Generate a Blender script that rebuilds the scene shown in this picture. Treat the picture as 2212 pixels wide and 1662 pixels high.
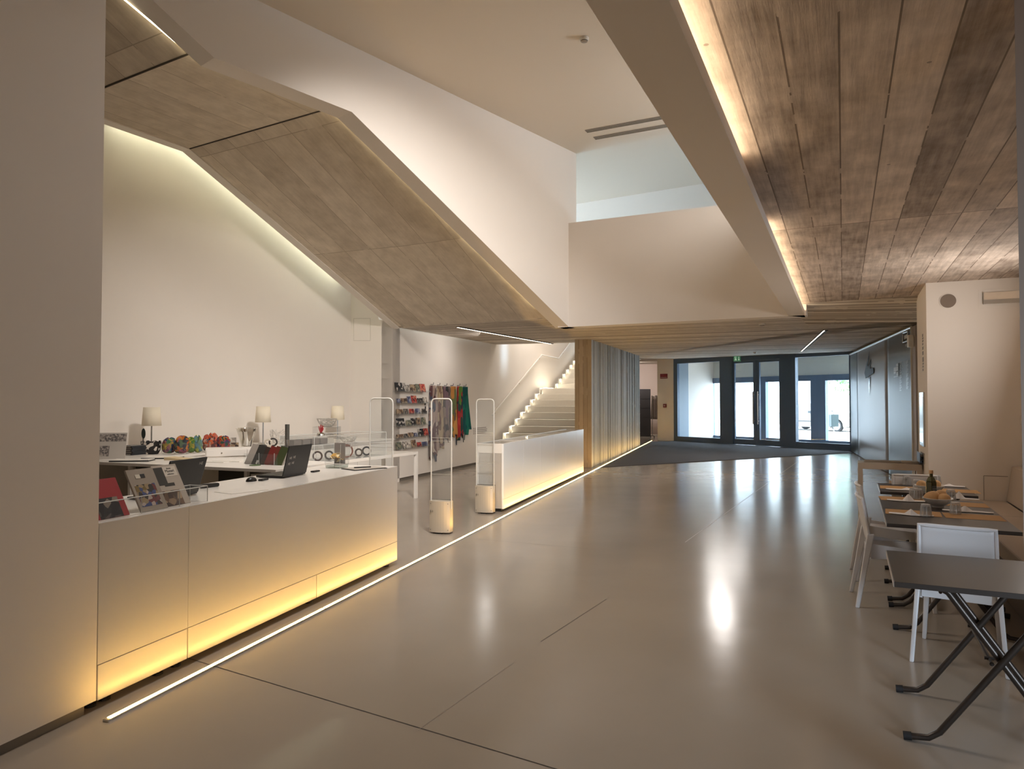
import bpy, bmesh, math, random
from math import sin, cos, tan, pi, radians, atan, atan2, sqrt
from mathutils import Vector, Matrix

random.seed(7)
for o in list(bpy.data.objects):
    bpy.data.objects.remove(o)
S = bpy.context.scene
COL = S.collection

# ------------------------------------------------------------------ camera
FPX, CX, CY, EYE = 1520.0, 1106.0, 831.0, 1.62      # focal length in pixels of a 2212 wide frame, eye height
PITCH = atan(37.0 / FPX)
cam = bpy.data.cameras.new('camera')
cam.sensor_fit = 'HORIZONTAL'
cam.sensor_width = 36.0
cam.lens = FPX / 2212.0 * 36.0
cam.clip_start, cam.clip_end = 0.05, 400
camo = bpy.data.objects.new('camera', cam)
COL.objects.link(camo)
camo.location = (0, 0, EYE)
camo.rotation_euler = (pi / 2 + PITCH, 0, 0)
S.camera = camo

# ------------------------------------------------------------------ view, world, lights
S.view_settings.view_transform = 'Standard'
S.view_settings.look = 'None'
S.view_settings.exposure = 0.0
S.view_settings.gamma = 1.0
S.view_settings.use_curve_mapping = False
S.cycles.use_denoising = True
S.cycles.max_bounces = 10
S.cycles.diffuse_bounces = 5
S.cycles.transparent_max_bounces = 24
S.cycles.caustics_reflective = False
S.cycles.caustics_refractive = False
S.cycles.sample_clamp_indirect = 6.0

W = bpy.data.worlds.new('world')
S.world = W
W.use_nodes = True
wn = W.node_tree.nodes
bg = wn['Background']
bg.inputs[0].default_value = (0.60, 0.80, 1.0, 1)
bg.inputs[1].default_value = 17.0


def sr(r, g, b):
    f = lambda c: (c / 255 / 12.92) if c / 255 <= 0.04045 else ((c / 255 + 0.055) / 1.055) ** 2.4
    return (f(r), f(g), f(b), 1.0)


def area(name, loc, target, sx, sy, watts, color, spread=180):
    l = bpy.data.lights.new(name, 'AREA')
    l.shape = 'RECTANGLE'
    l.size, l.size_y = sx, sy
    l.energy = watts
    l.color = color[:3]
    l.spread = radians(spread)
    o = bpy.data.objects.new(name, l)
    COL.objects.link(o)
    o.location = loc
    d = Vector(target) - Vector(loc)
    o.rotation_euler = d.to_track_quat('-Z', 'Y').to_euler()
    return o


WARM = (1.0, 0.86, 0.72)
NEUT = (1.0, 0.945, 0.90)
COOL = (0.66, 0.82, 1.0)
area('void_spot', (4.2, 8.8, 5.25), (-0.4, 10.8, 4.0), 1.8, 0.8, 44, NEUT, 130)
area('shop_spot', (0.4, 5.0, 5.7), (-2.6, 12.0, 0.3), 0.5, 0.5, 85, NEUT, 72)
area('hall_void_fill', (-1.0, 6.0, 5.9), (-0.9, 6.0, 0), 1.6, 0.8, 64, NEUT, 112)  # added fill above the frame, brightens floor and counter top
area('rear_fill', (0.5, -5.4, 2.0), (0.8, 4.0, 1.0), 6.0, 2.4, 48, (1.0, 0.95, 0.92))  # added general fill behind the camera
area('rear_side_window', (3.6, -3.2, 1.7), (2.7, 4.2, 0.7), 1.6, 1.8, 28, COOL, 44)
area('corridor_fill', (5.6, 32.0, 3.3), (5.6, 34.0, 1.2), 0.8, 0.3, 45, NEUT)  # added fill to brighten the dark corridor
area('cafe_fill_near', (3.75, 3.4, 2.62), (2.2, 4.0, 1.9), 0.5, 0.12, 26, NEUT)  # added out of frame to lift the cafe soffit and tables
area('cafe_fill_far', (5.25, 6.9, 2.2), (3.0, 8.0, 2.7), 0.5, 0.3, 24, NEUT)  # added fill, set below the wall lamp to spread light over the soffit
area('gallery_skylight', (7.0, 15.5, 5.4), (3.5, 15.5, 5.6), 1.4, 1.4, 1150, (0.5, 0.76, 1.0))
area('stair_fill', (1.6, 20.9, 6.1), (1.8, 24.2, 1.4), 1.2, 0.5, 170, NEUT)  # added fill in the shaft, lights the risers from the front
area('shop_ceiling_light', (-0.6, 15.6, 3.05), (-2.0, 15.5, 0.8), 1.2, 0.3, 13, NEUT)
area('hall_low_fill', (4.6, 15.6, 3.04), (4.2, 15.6, 0), 1.2, 0.3, 52, NEUT)  # added fill under the low ceiling for floor, display counter and concrete wall
area('entrance_fill', (6.2, 20.5, 3.14), (6.2, 20.5, 0), 1.2, 0.3, 52, NEUT)  # added fill near the doors, brightens mat, floor and concrete

# ------------------------------------------------------------------ placing helpers (metres; x right, y ahead, z up)
def ray(px, py):
    r = Vector((1, 0, 0)); f = Vector((0, cos(PITCH), sin(PITCH))); u = Vector((0, -sin(PITCH), cos(PITCH)))
    return r * (px - CX) + f * FPX - u * (py - CY)


def at_z(px, py, z=0.0):
    d = ray(px, py)
    return Vector((0, 0, EYE)) + d * ((z - EYE) / d.z)


def at_y(px, py, y):
    d = ray(px, py)
    return Vector((0, 0, EYE)) + d * (y / d.y)


def proj(p):
    """picture column and row of a point, to check measurements"""
    v = Vector(p) - Vector((0, 0, EYE))
    f = Vector((0, cos(PITCH), sin(PITCH))); u = Vector((0, -sin(PITCH), cos(PITCH)))
    k = FPX / v.dot(f)
    return CX + v.x * k, CY - v.dot(u) * k


class VP:
    """vertical plane through (x,y) running along a compass angle (degrees from ahead towards the right)"""
    def __init__(s, p, deg):
        s.p = Vector((p[0], p[1], 0)); s.deg = deg; a = radians(deg)
        s.a = Vector((sin(a), cos(a), 0)); s.b = Vector((cos(a), -sin(a), 0))
        s.rz = -a

    def hit(s, px, py):
        d = ray(px, py); o = Vector((0, 0, EYE))
        t = (s.p - o).dot(s.b) / d.dot(s.b)
        q = o + d * t
        return (q - s.p).dot(s.a), q.z

    def pt(s, u, z=0.0, off=0.0):
        q = s.p + s.a * u + s.b * off
        return Vector((q.x, q.y, z))

    def local(s, q):
        v = Vector(q) - s.p
        return v.dot(s.b), v.dot(s.a)


def vp2(p, q):
    d = Vector((q[0] - p[0], q[1] - p[1]))
    return VP(p, math.degrees(atan2(d.x, d.y)))


# ------------------------------------------------------------------ materials
MATS = {}


def mat(name, color, rough=0.5, metal=0.0, emit=None, estr=0.0, trans=0.0, spec=0.5, coat=0.0, noise=0.0, nscale=8.0, bump=0.0):
    if name in MATS:
        return MATS[name]
    m = bpy.data.materials.new(name)
    m.use_nodes = True
    nt = m.node_tree
    b = nt.nodes['Principled BSDF']
    b.inputs['Base Color'].default_value = color
    b.inputs['Roughness'].default_value = rough
    b.inputs['Metallic'].default_value = metal
    b.inputs['Specular IOR Level'].default_value = spec
    b.inputs['Coat Weight'].default_value = coat
    if emit is not None:
        b.inputs['Emission Color'].default_value = emit
        b.inputs['Emission Strength'].default_value = estr
    if noise or bump:
        tc = nt.nodes.new('ShaderNodeTexCoord')
        nz = nt.nodes.new('ShaderNodeTexNoise')
        nz.inputs['Scale'].default_value = nscale
        nz.inputs['Detail'].default_value = 5
        nt.links.new(tc.outputs['Object'], nz.inputs['Vector'])
        if noise:
            mx = nt.nodes.new('ShaderNodeMix'); mx.data_type = 'RGBA'
            lo = tuple(c * (1 - noise) for c in color[:3]) + (1,)
            hi = tuple(min(1, c * (1 + noise)) for c in color[:3]) + (1,)
            mx.inputs[6].default_value = lo; mx.inputs[7].default_value = hi
            nt.links.new(nz.outputs['Fac'], mx.inputs[0])
            nt.links.new(mx.outputs[2], b.inputs['Base Color'])
        if bump:
            bp = nt.nodes.new('ShaderNodeBump')
            bp.inputs['Strength'].default_value = bump
            bp.inputs['Distance'].default_value = 0.01
            nt.links.new(nz.outputs['Fac'], bp.inputs['Height'])
            nt.links.new(bp.outputs['Normal'], b.inputs['Normal'])
    MATS[name] = m
    return m


def glass(name, tint=(1, 1, 1, 1), ior=1.45, rough=0.0, haze=0.0, frost=(0.9, 0.9, 0.9, 1)):
    """thin clear sheet: straight-through with a Fresnel sheen, optionally a little body colour"""
    m = bpy.data.materials.new(name); m.use_nodes = True
    nt = m.node_tree; nt.nodes.clear()
    out = nt.nodes.new('ShaderNodeOutputMaterial')
    tr = nt.nodes.new('ShaderNodeBsdfTransparent'); tr.inputs[0].default_value = tint
    gl = nt.nodes.new('ShaderNodeBsdfGlossy'); gl.inputs['Roughness'].default_value = rough
    lw = nt.nodes.new('ShaderNodeLayerWeight'); lw.inputs[0].default_value = 0.5
    pw5 = nt.nodes.new('ShaderNodeMath'); pw5.operation = 'POWER'; pw5.inputs[1].default_value = 5.0
    nt.links.new(lw.outputs['Facing'], pw5.inputs[0])
    fr = nt.nodes.new('ShaderNodeMath'); fr.operation = 'MULTIPLY_ADD'; r0 = ((ior - 1) / (ior + 1)) ** 2
    fr.inputs[1].default_value = 1 - r0; fr.inputs[2].default_value = r0
    nt.links.new(pw5.outputs[0], fr.inputs[0])
    mx = nt.nodes.new('ShaderNodeMixShader')
    nt.links.new(fr.outputs[0], mx.inputs[0]); nt.links.new(tr.outputs[0], mx.inputs[1]); nt.links.new(gl.outputs[0], mx.inputs[2])
    last = mx
    if haze:
        df = nt.nodes.new('ShaderNodeBsdfDiffuse'); df.inputs[0].default_value = frost
        m2 = nt.nodes.new('ShaderNodeMixShader'); m2.inputs[0].default_value = haze
        nt.links.new(mx.outputs[0], m2.inputs[1]); nt.links.new(df.outputs[0], m2.inputs[2]); last = m2
    nt.links.new(last.outputs[0], out.inputs[0])
    MATS[name] = m
    return m


def boards(name, light, dark, width=0.2, seam=0.02, var=0.5, grain=0.5, bump=0.5, rough=0.75, stain=0.35, row=4.0, spec=0.25, lo=0.12):
    """board-marked concrete: uv.x runs across the boards and uv.y along them, in metres"""
    m = bpy.data.materials.new(name); m.use_nodes = True
    nt = m.node_tree; N = nt.nodes; L = nt.links
    b = N['Principled BSDF']
    b.inputs['Roughness'].default_value = rough
    b.inputs['Specular IOR Level'].default_value = spec
    uv = N.new('ShaderNodeUVMap')
    sep = N.new('ShaderNodeSeparateXYZ'); L.new(uv.outputs[0], sep.inputs[0])

    def M(op, a, bb=None, c=None):
        n = N.new('ShaderNodeMath'); n.operation = op
        for i, v in enumerate((a, bb, c)):
            if v is None: continue
            if isinstance(v, (int, float)): n.inputs[i].default_value = v
            else: L.new(v, n.inputs[i])
        return n.outputs[0]
    u = M('DIVIDE', sep.outputs[0], width)
    idx = M('FLOOR', u)
    fr = M('FRACT', u)
    # board ends: each board row has its own offset
    w1 = N.new('ShaderNodeTexWhiteNoise'); w1.noise_dimensions = '1D'; L.new(idx, w1.inputs['W'])
    v = M('ADD', M('DIVIDE', sep.outputs[1], row), M('MULTIPLY', w1.outputs['Value'], 0.0))
    vi = M('FLOOR', v); vf = M('FRACT', v)
    cmb = N.new('ShaderNodeCombineXYZ'); L.new(idx, cmb.inputs[0]); L.new(vi, cmb.inputs[1])
    w2 = N.new('ShaderNodeTexWhiteNoise'); w2.noise_dimensions = '2D'; L.new(cmb.outputs[0], w2.inputs['Vector'])
    rnd = w2.outputs['Value']
    # grain, stretched along the board
    sc = N.new('ShaderNodeCombineXYZ')
    L.new(M('ADD', M('MULTIPLY', sep.outputs[0], 26.0), M('MULTIPLY', rnd, 40)), sc.inputs[0])
    L.new(M('MULTIPLY', sep.outputs[1], 1.6), sc.inputs[1])
    g = N.new('ShaderNodeTexNoise'); g.inputs['Scale'].default_value = 1.0; g.inputs['Detail'].default_value = 6; g.inputs['Roughness'].default_value = 0.65
    L.new(sc.outputs[0], g.inputs['Vector'])
    # stains
    sc2 = N.new('ShaderNodeCombineXYZ')
    L.new(M('ADD', M('MULTIPLY', sep.outputs[0], 2.6), M('MULTIPLY', rnd, 9)), sc2.inputs[0]); L.new(M('MULTIPLY', sep.outputs[1], 1.9), sc2.inputs[1])
    st = N.new('ShaderNodeTexNoise'); st.inputs['Scale'].default_value = 1.6; st.inputs['Detail'].default_value = 7; st.inputs['Roughness'].default_value = 0.6
    L.new(sc2.outputs[0], st.inputs['Vector'])
    # little holes and knots
    vo = N.new('ShaderNodeTexVoronoi'); vo.inputs['Scale'].default_value = 3.2
    L.new(uv.outputs[0], vo.inputs['Vector'])
    hole = M('LESS_THAN', vo.outputs['Distance'], 0.035)
    edge = M('LESS_THAN', M('MINIMUM', fr, M('SUBTRACT', 1.0, fr)), seam / width)
    edge2 = M('LESS_THAN', M('MINIMUM', vf, M('SUBTRACT', 1.0, vf)), 0.006 / row)
    wob = N.new('ShaderNodeTexNoise'); wob.inputs['Scale'].default_value = 3.0; L.new(uv.outputs[0], wob.inputs['Vector'])
    edge = M('MULTIPLY', M('MAXIMUM', edge, edge2), M('GREATER_THAN', wob.outputs['Fac'], 0.40))
    t = M('ADD', M('MULTIPLY', rnd, var), M('ADD', M('MULTIPLY', g.outputs['Fac'], grain), M('MULTIPLY', st.outputs['Fac'], stain)))
    t = M('DIVIDE', M('SUBTRACT', t, lo * (var + grain + stain)), (1 - 2 * lo) * (var + grain + stain))
    t = M('MULTIPLY', t, M('SUBTRACT', 1.0, M('MULTIPLY', edge, 0.85)))
    t = M('MULTIPLY', t, M('SUBTRACT', 1.0, M('MULTIPLY', hole, 0.6)))
    mx = N.new('ShaderNodeMix'); mx.data_type = 'RGBA'; mx.clamp_factor = True
    mx.inputs[6].default_value = dark; mx.inputs[7].default_value = light
    L.new(t, mx.inputs[0]); L.new(mx.outputs[2], b.inputs['Base Color'])
    h = M('ADD', M('MULTIPLY', rnd, 0.6), M('MULTIPLY', g.outputs['Fac'], 0.35))
    h = M('SUBTRACT', h, M('MULTIPLY', edge, 0.7))
    bp = N.new('ShaderNodeBump'); bp.inputs['Strength'].default_value = bump; bp.inputs['Distance'].default_value = 0.02
    L.new(h, bp.inputs['Height']); L.new(bp.outputs['Normal'], b.inputs['Normal'])
    MATS[name] = m
    return m


def floor_mat():
    m = bpy.data.materials.new('polished_resin_floor'); m.use_nodes = True
    nt = m.node_tree; N = nt.nodes; L = nt.links
    b = N['Principled BSDF']
    tc = N.new('ShaderNodeTexCoord')
    n1 = N.new('ShaderNodeTexNoise'); n1.inputs['Scale'].default_value = 0.8; n1.inputs['Detail'].default_value = 6
    L.new(tc.outputs['Object'], n1.inputs['Vector'])
    mx = N.new('ShaderNodeMix'); mx.data_type = 'RGBA'
    mx.inputs[6].default_value = sr(150, 139, 125); mx.inputs[7].default_value = sr(170, 158, 144)
    L.new(n1.outputs['Fac'], mx.inputs[0]); L.new(mx.outputs[2], b.inputs['Base Color'])
    n2 = N.new('ShaderNodeTexNoise'); n2.inputs['Scale'].default_value = 2.5; n2.inputs['Detail'].default_value = 4
    L.new(tc.outputs['Object'], n2.inputs['Vector'])
    r = N.new('ShaderNodeMapRange'); r.inputs[3].default_value = 0.14; r.inputs[4].default_value = 0.22
    L.new(n2.outputs['Fac'], r.inputs[0]); L.new(r.outputs[0], b.inputs['Roughness'])
    b.inputs['Specular IOR Level'].default_value = 0.38
    n3 = N.new('ShaderNodeTexNoise'); n3.inputs['Scale'].default_value = 5.0; n3.inputs['Detail'].default_value = 3
    L.new(tc.outputs['Object'], n3.inputs['Vector'])
    bp = N.new('ShaderNodeBump'); bp.inputs['Strength'].default_value = 0.05; bp.inputs['Distance'].default_value = 0.01
    L.new(n3.outputs['Fac'], bp.inputs['Height']); L.new(bp.outputs['Normal'], b.inputs['Normal'])
    MATS['floor'] = m
    return m


def patchwork(name, cols, scale=14.0, rough=0.8, stretch=(1, 1, 1), warp=0.0):
    """printed cloth or paper: patches of the given colours"""
    if name in MATS: return MATS[name]
    m = bpy.data.materials.new(name); m.use_nodes = True
    nt = m.node_tree; N = nt.nodes; L = nt.links
    b = N['Principled BSDF']; b.inputs['Roughness'].default_value = rough
    tc = N.new('ShaderNodeTexCoord')
    mp = N.new('ShaderNodeMapping'); mp.inputs['Scale'].default_value = stretch
    L.new(tc.outputs['Object'], mp.inputs[0])
    oi = N.new('ShaderNodeObjectInfo')
    ad = N.new('ShaderNodeVectorMath'); ad.operation = 'MULTIPLY_ADD'
    cb = N.new('ShaderNodeCombineXYZ'); L.new(oi.outputs['Random'], cb.inputs[0]); L.new(oi.outputs['Random'], cb.inputs[1])
    L.new(cb.outputs[0], ad.inputs[0]); ad.inputs[1].default_value = (37, 53, 11); L.new(mp.outputs[0], ad.inputs[2])
    vo = N.new('ShaderNodeTexVoronoi'); vo.inputs['Scale'].default_value = scale
    if warp:
        nz = N.new('ShaderNodeTexNoise'); nz.inputs['Scale'].default_value = 9.0; L.new(ad.outputs[0], nz.inputs['Vector'])
        a2 = N.new('ShaderNodeVectorMath'); a2.operation = 'MULTIPLY_ADD'; a2.inputs[1].default_value = (warp,) * 3
        L.new(nz.outputs['Color'], a2.inputs[0]); L.new(ad.outputs[0], a2.inputs[2]); L.new(a2.outputs[0], vo.inputs['Vector'])
    else:
        L.new(ad.outputs[0], vo.inputs['Vector'])
    sp = N.new('ShaderNodeSeparateColor'); L.new(vo.outputs['Color'], sp.inputs[0])
    rp = N.new('ShaderNodeValToRGB'); rp.color_ramp.interpolation = 'CONSTANT'
    e = rp.color_ramp.elements
    e[0].position = 0; e[0].color = cols[0]
    e[1].position = 1.0 / len(cols); e[1].color = cols[1 % len(cols)]
    for i in range(2, len(cols)):
        q = e.new(i / len(cols)); q.color = cols[i]
    L.new(sp.outputs[0], rp.inputs[0]); L.new(rp.outputs[0], b.inputs['Base Color'])
    MATS[name] = m
    return m


WHITE = mat('white_plaster', sr(234, 226, 217), 0.7, noise=0.015, nscale=3, bump=0.03, spec=0.3)
LAM = mat('white_laminate', sr(228, 222, 214), 0.28)
LAMC2 = mat('display_counter_panel', sr(238, 237, 236), 0.22)
LAMSHEEN = mat('white_lacquered_panel', sr(214, 209, 203), 0.24)
CEIL = mat('ceiling_plaster', sr(222, 212, 198), 0.8, spec=0.2)
SEAM = mat('dark_seam', sr(70, 62, 55), 0.8)
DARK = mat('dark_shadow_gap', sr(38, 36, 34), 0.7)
GREYB = mat('grey_skirting', sr(120, 112, 102), 0.6)
PLY = boards('smooth_concrete_boards', sr(236, 224, 206), sr(170, 156, 138), width=0.55, seam=0.006, var=0.22, grain=0.35, bump=0.18, stain=0.75, row=2.4, lo=0.22)
SOFF = boards('rough_concrete_boards', sr(238, 220, 203), sr(112, 96, 83), width=0.21, seam=0.004, var=0.42, grain=0.75, bump=0.7, stain=0.9, row=6.32, lo=0.29)
LOWC = boards('narrow_concrete_boards', sr(242, 232, 218), sr(150, 136, 121), width=0.11, seam=0.014, var=0.8, grain=0.45, bump=0.9, stain=0.3, row=60.0, lo=0.2, spec=0.35)
WALLC = boards('vertical_concrete_boards', sr(216, 217, 214), sr(134, 135, 134), width=0.14, seam=0.008, var=0.7, grain=0.6, bump=0.6, stain=0.4, row=5.0)
FLOOR = floor_mat()
FRAME = mat('anthracite_steel', sr(84, 104, 128), 0.35, 0.0)
CLEAR = glass('clear_glass')
ACRY = glass('clear_acrylic', tint=(0.96, 0.97, 0.97, 1), ior=1.35, haze=0.03)
ACRYEDGE = mat('acrylic_edge', sr(205, 205, 200), 0.2)
LEDW = mat('warm_led', (1, 0.7, 0.35, 1), emit=(1.0, 0.58, 0.14, 1), estr=52)
LEDN = mat('white_led', (1, 1, 1, 1), emit=(1.0, 0.86, 0.66, 1), estr=10)
LEDG = mat('greenish_white_led', (1, 1, 1, 1), emit=(1.0, 0.94, 0.72, 1), estr=14)
BLACK = mat('black_plastic', sr(26, 25, 25), 0.35)
SILVER = mat('silver_wire', sr(196, 190, 182), 0.4, 0.25)
CHROME = mat('brushed_steel', sr(190, 188, 184), 0.25, 1.0)


# ------------------------------------------------------------------ mesh builder
class MB:
    def __init__(s):
        s.v, s.f, s.mi, s.uv, s.cur, s.T = [], [], [], [], 0, None

    def add(s, vs, fs, uvs=None):
        n = len(s.v)
        for v in vs:
            v = Vector(v)
            s.v.append(s.T @ v if s.T is not None else v)
        for k, f in enumerate(fs):
            s.f.append([n + i for i in f]); s.mi.append(s.cur)
            s.uv.append(uvs[k] if uvs else None)
        return s

    def box(s, x0, x1, y0, y1, z0, z1):
        return s.add([(x0, y0, z0), (x1, y0, z0), (x1, y1, z0), (x0, y1, z0), (x0, y0, z1), (x1, y0, z1), (x1, y1, z1), (x0, y1, z1)],
                     [(0, 3, 2, 1), (4, 5, 6, 7), (0, 1, 5, 4), (1, 2, 6, 5), (2, 3, 7, 6), (3, 0, 4, 7)])

    def hexa(s, p):
        return s.add(p, [(0, 3, 2, 1), (4, 5, 6, 7), (0, 1, 5, 4), (1, 2, 6, 5), (2, 3, 7, 6), (3, 0, 4, 7)])

    def quad(s, a, b, c, d):
        return s.add([a, b, c, d], [(0, 1, 2, 3)])

    def prism(s, pts, d):
        """planar polygon (3-D points) extruded by vector d"""
        n = len(pts); d = Vector(d)
        a = [Vector(p) for p in pts]
        return s.add(a + [p + d for p in a], [list(range(n)), list(range(2 * n - 1, n - 1, -1))] + [(i, n + i, n + (i + 1) % n, (i + 1) % n)[::-1] for i in range(n)])

    def tube(s, pts, r, n=8, closed=False):
        pts = [Vector(p) for p in pts]; m = len(pts)
        rr = r if isinstance(r, (list, tuple)) else [r] * m
        vs, fs = [], []
        up0 = None
        for i, p in enumerate(pts):
            a = pts[(i - 1) % m] if (closed or i > 0) else p
            b = pts[(i + 1) % m] if (closed or i < m - 1) else p
            t = (b - a).normalized()
            ref = up0 if up0 is not None else (Vector((0, 0, 1)) if abs(t.z) < 0.9 else Vector((1, 0, 0)))
            x = t.cross(ref)
            if x.length < 1e-4: x = t.cross(Vector((1, 0.3, 0.2)))
            x.normalize(); y = x.cross(t).normalized(); up0 = y
            k = 1.0
            if 0 < i < m - 1:
                c = (pts[i] - pts[i - 1]).normalized().dot((pts[i + 1] - pts[i]).normalized())
                k = min(1.6, 1 / max(0.5, sqrt(max(0.01, (1 + c) / 2))))
            for j in range(n):
                ang = 2 * pi * j / n
                vs.append(p + (x * cos(ang) + y * sin(ang)) * rr[i] * (k if n <= 4 else 1))
        for i in range(m if closed else m - 1):
            for j in range(n):
                a, b = i * n + j, i * n + (j + 1) % n
                c, d = ((i + 1) % m) * n + (j + 1) % n, ((i + 1) % m) * n + j
                fs.append((a, d, c, b)[::-1])
        if not closed:
            fs.append(list(range(n))[::-1]); fs.append([(m - 1) * n + j for j in range(n)])
        return s.add(vs, fs)

    def lathe(s, prof, n=20, c=(0, 0, 0)):
        vs, fs = [], []
        c = Vector(c)
        for r, z in prof:
            for j in range(n):
                a = 2 * pi * j / n
                vs.append(c + Vector((r * cos(a), r * sin(a), z)))
        for i in range(len(prof) - 1):
            for j in range(n):
                fs.append((i * n + j, i * n + (j + 1) % n, (i + 1) * n + (j + 1) % n, (i + 1) * n + j))
        return s.add(vs, fs)

    def cyl(s, c, r, z0, z1, n=16):
        return s.lathe([(0.0001, z0), (r, z0), (r, z1), (0.0001, z1)], n, c)

    def ell(s, c, r, n=12, m=8):
        c = Vector(c); r = r if isinstance(r, (tuple, list)) else (r, r, r)
        vs, fs = [], []
        for i in range(m + 1):
            th = pi * i / m
            for j in range(n):
                a = 2 * pi * j / n
                vs.append(c + Vector((r[0] * sin(th) * cos(a), r[1] * sin(th) * sin(a), r[2] * cos(th))))
        for i in range(m):
            for j in range(n):
                fs.append((i * n + j, (i + 1) * n + j, (i + 1) * n + (j + 1) % n, i * n + (j + 1) % n))
        return s.add(vs, fs)

    def grid(s, fn, nu, nv):
        vs = [fn(i / nu, j / nv) for i in range(nu + 1) for j in range(nv + 1)]
        fs = [(i * (nv + 1) + j, (i + 1) * (nv + 1) + j, (i + 1) * (nv + 1) + j + 1, i * (nv + 1) + j + 1) for i in range(nu) for j in range(nv)]
        return s.add(vs, fs)

    def build(s, name, mats, parent=None, smooth=False, bevel=0.0, solid=0.0, sub=0, loc=None, rz=0.0, uvfn=None):
        me = bpy.data.meshes.new(name)
        me.from_pydata([tuple(v) for v in s.v], [], s.f)
        if not isinstance(mats, (list, tuple)): mats = [mats]
        for m in mats: me.materials.append(m)
        for p, i in zip(me.polygons, s.mi): p.material_index = i
        if uvfn:
            l = me.uv_layers.new(name='UVMap')
            for lp in me.loops:
                l.data[lp.index].uv = uvfn(me.vertices[lp.vertex_index].co)
        if smooth:
            bm = bmesh.new(); bm.from_mesh(me); bmesh.ops.remove_doubles(bm, verts=bm.verts, dist=1e-5); bm.to_mesh(me); bm.free()
            me.polygons.foreach_set('use_smooth', [True] * len(me.polygons))
            try: me.set_sharp_from_angle(angle=radians(40))
            except Exception: pass
        me.validate(); me.update()
        o = bpy.data.objects.new(name, me)
        COL.objects.link(o)
        if parent is not None: o.parent = parent
        if loc is not None: o.location = loc
        o.rotation_euler = (0, 0, rz)
        if solid:
            md = o.modifiers.new('thickness', 'SOLIDIFY'); md.thickness = solid; md.offset = 0
        if bevel:
            md = o.modifiers.new('bevel', 'BEVEL'); md.width = bevel; md.segments = 2; md.limit_method = 'ANGLE'; md.angle_limit = radians(50)
        if sub:
            md = o.modifiers.new('sub', 'SUBSURF'); md.levels = sub; md.render_levels = sub
        return o


def tag(o, label, cat, group=None):
    o['label'] = label; o['category'] = cat
    if group: o['group'] = group
    return o


def struct(o, label=None):
    o['kind'] = 'structure'
    if label: o['label'] = label
    return o


def thing(name, label, cat, loc, rz=0.0, group=None):
    o = bpy.data.objects.new(name, None)
    o.empty_display_size = 0.1
    COL.objects.link(o)
    o.location = loc; o.rotation_euler = (0, 0, rz)
    return tag(o, label, cat, group)


def copy_tree(o, loc, rz=None, label=None):
    c = o.copy(); COL.objects.link(c); c.location = loc
    if rz is not None: c.rotation_euler = (0, 0, rz)
    if label: c['label'] = label
    for ch in list(o.children):
        d = ch.copy(); COL.objects.link(d); d.parent = c
        for g in list(ch.children):
            e = g.copy(); COL.objects.link(e); e.parent = d
    return c


def lettering(text, size, material, parent, loc, rot, extrude=0.0004, align='CENTER', name='lettering'):
    cu = bpy.data.curves.new(name, 'FONT')
    cu.body = text; cu.size = size; cu.extrude = extrude; cu.align_x = align; cu.align_y = 'CENTER'
    cu.materials.append(material)
    tmp = bpy.data.objects.new('tmp', cu); COL.objects.link(tmp)
    me = bpy.data.meshes.new_from_object(tmp.evaluated_get(bpy.context.evaluated_depsgraph_get()))
    bpy.data.objects.remove(tmp)
    o = bpy.data.objects.new(name, me); COL.objects.link(o)
    o.parent = parent; o.location = loc; o.rotation_euler = rot
    return o
# ================================================================== the building
UP = 5.96            # plaster ceiling over the double-height hall
def zc(y):           # board-marked ceiling of the low hall rises gently towards the entrance
    return 3.12 + 0.019 * (y - 15.5)


def xp(vp, pts):     # plane coordinates (u,z) to points
    return [vp.pt(u, z) for u, z in pts]


def vbox(mb, vp, u0, u1, z0, z1, o0, o1):
    c = [vp.pt(u, z, o) for z in (z0, z1) for (u, o) in ((u0, o0), (u0, o1), (u1, o1), (u1, o0))]
    return mb.hexa([c[0], c[1], c[2], c[3], c[4], c[5], c[6], c[7]])


def planuv(deg):
    a = radians(deg)
    return lambda co: (co.x * cos(a) - co.y * sin(a), co.x * sin(a) + co.y * cos(a))


_pu = planuv(25.2 + 90)
def lowuv(co): return (_pu(co)[0], _pu(co)[1] + 29.0)


def lerp(p, q, t): return Vector(p) + (Vector(q) - Vector(p)) * t


def meet(p, q, vp, off=0.0):
    """where the plan line p-q crosses a vertical plane"""
    p, q = Vector(p), Vector(q); d = q - p
    t = ((vp.p + vp.b * off) - p).dot(vp.b) / d.dot(vp.b)
    return p + d * t


# --- floor
m = MB(); m.quad((-10, -7, 0), (17, -7, 0), (17, 37, 0), (-10, 37, 0))
struct(m.build('floor', FLOOR), 'polished beige resin floor')


def joint(name, a, b, w, mt, z=0.0012):
    a, b = Vector(a), Vector(b); d = (b - a).normalized(); n = Vector((-d.y, d.x, 0)) * w / 2
    mb = MB(); mb.quad(*[p + Vector((0, 0, z)) for p in (a - n, b - n, b + n, a + n)])
    return struct(mb.build(name, mt))


j1a, j1b = at_z(470, 1442), at_z(1160, 1650)
joint('trim_1', lerp(j1a, j1b, -0.45), lerp(j1a, j1b, 2.6), 0.007, SEAM)
j2a, j2b = at_z(900, 1580), at_z(1310, 1295)
j2c = at_z(1735, 989)
JSOFT = mat('joint_filler', sr(150, 137, 122), 0.5)
JDARK = mat('joint_open', sr(86, 76, 66), 0.7)
joint('trim_2', j2a, at_z(1110, 1432), 0.004, JSOFT); joint('trim_3', at_z(1168, 1387), j2b, 0.005, JDARK)
joint('trim_4', at_z(1480, 1172), j2c, 0.006, mat('joint_pale', sr(186, 172, 156), 0.5))
joint('trim_5', at_z(1030, 1165), at_z(1270, 1186), 0.005, JDARK)

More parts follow.
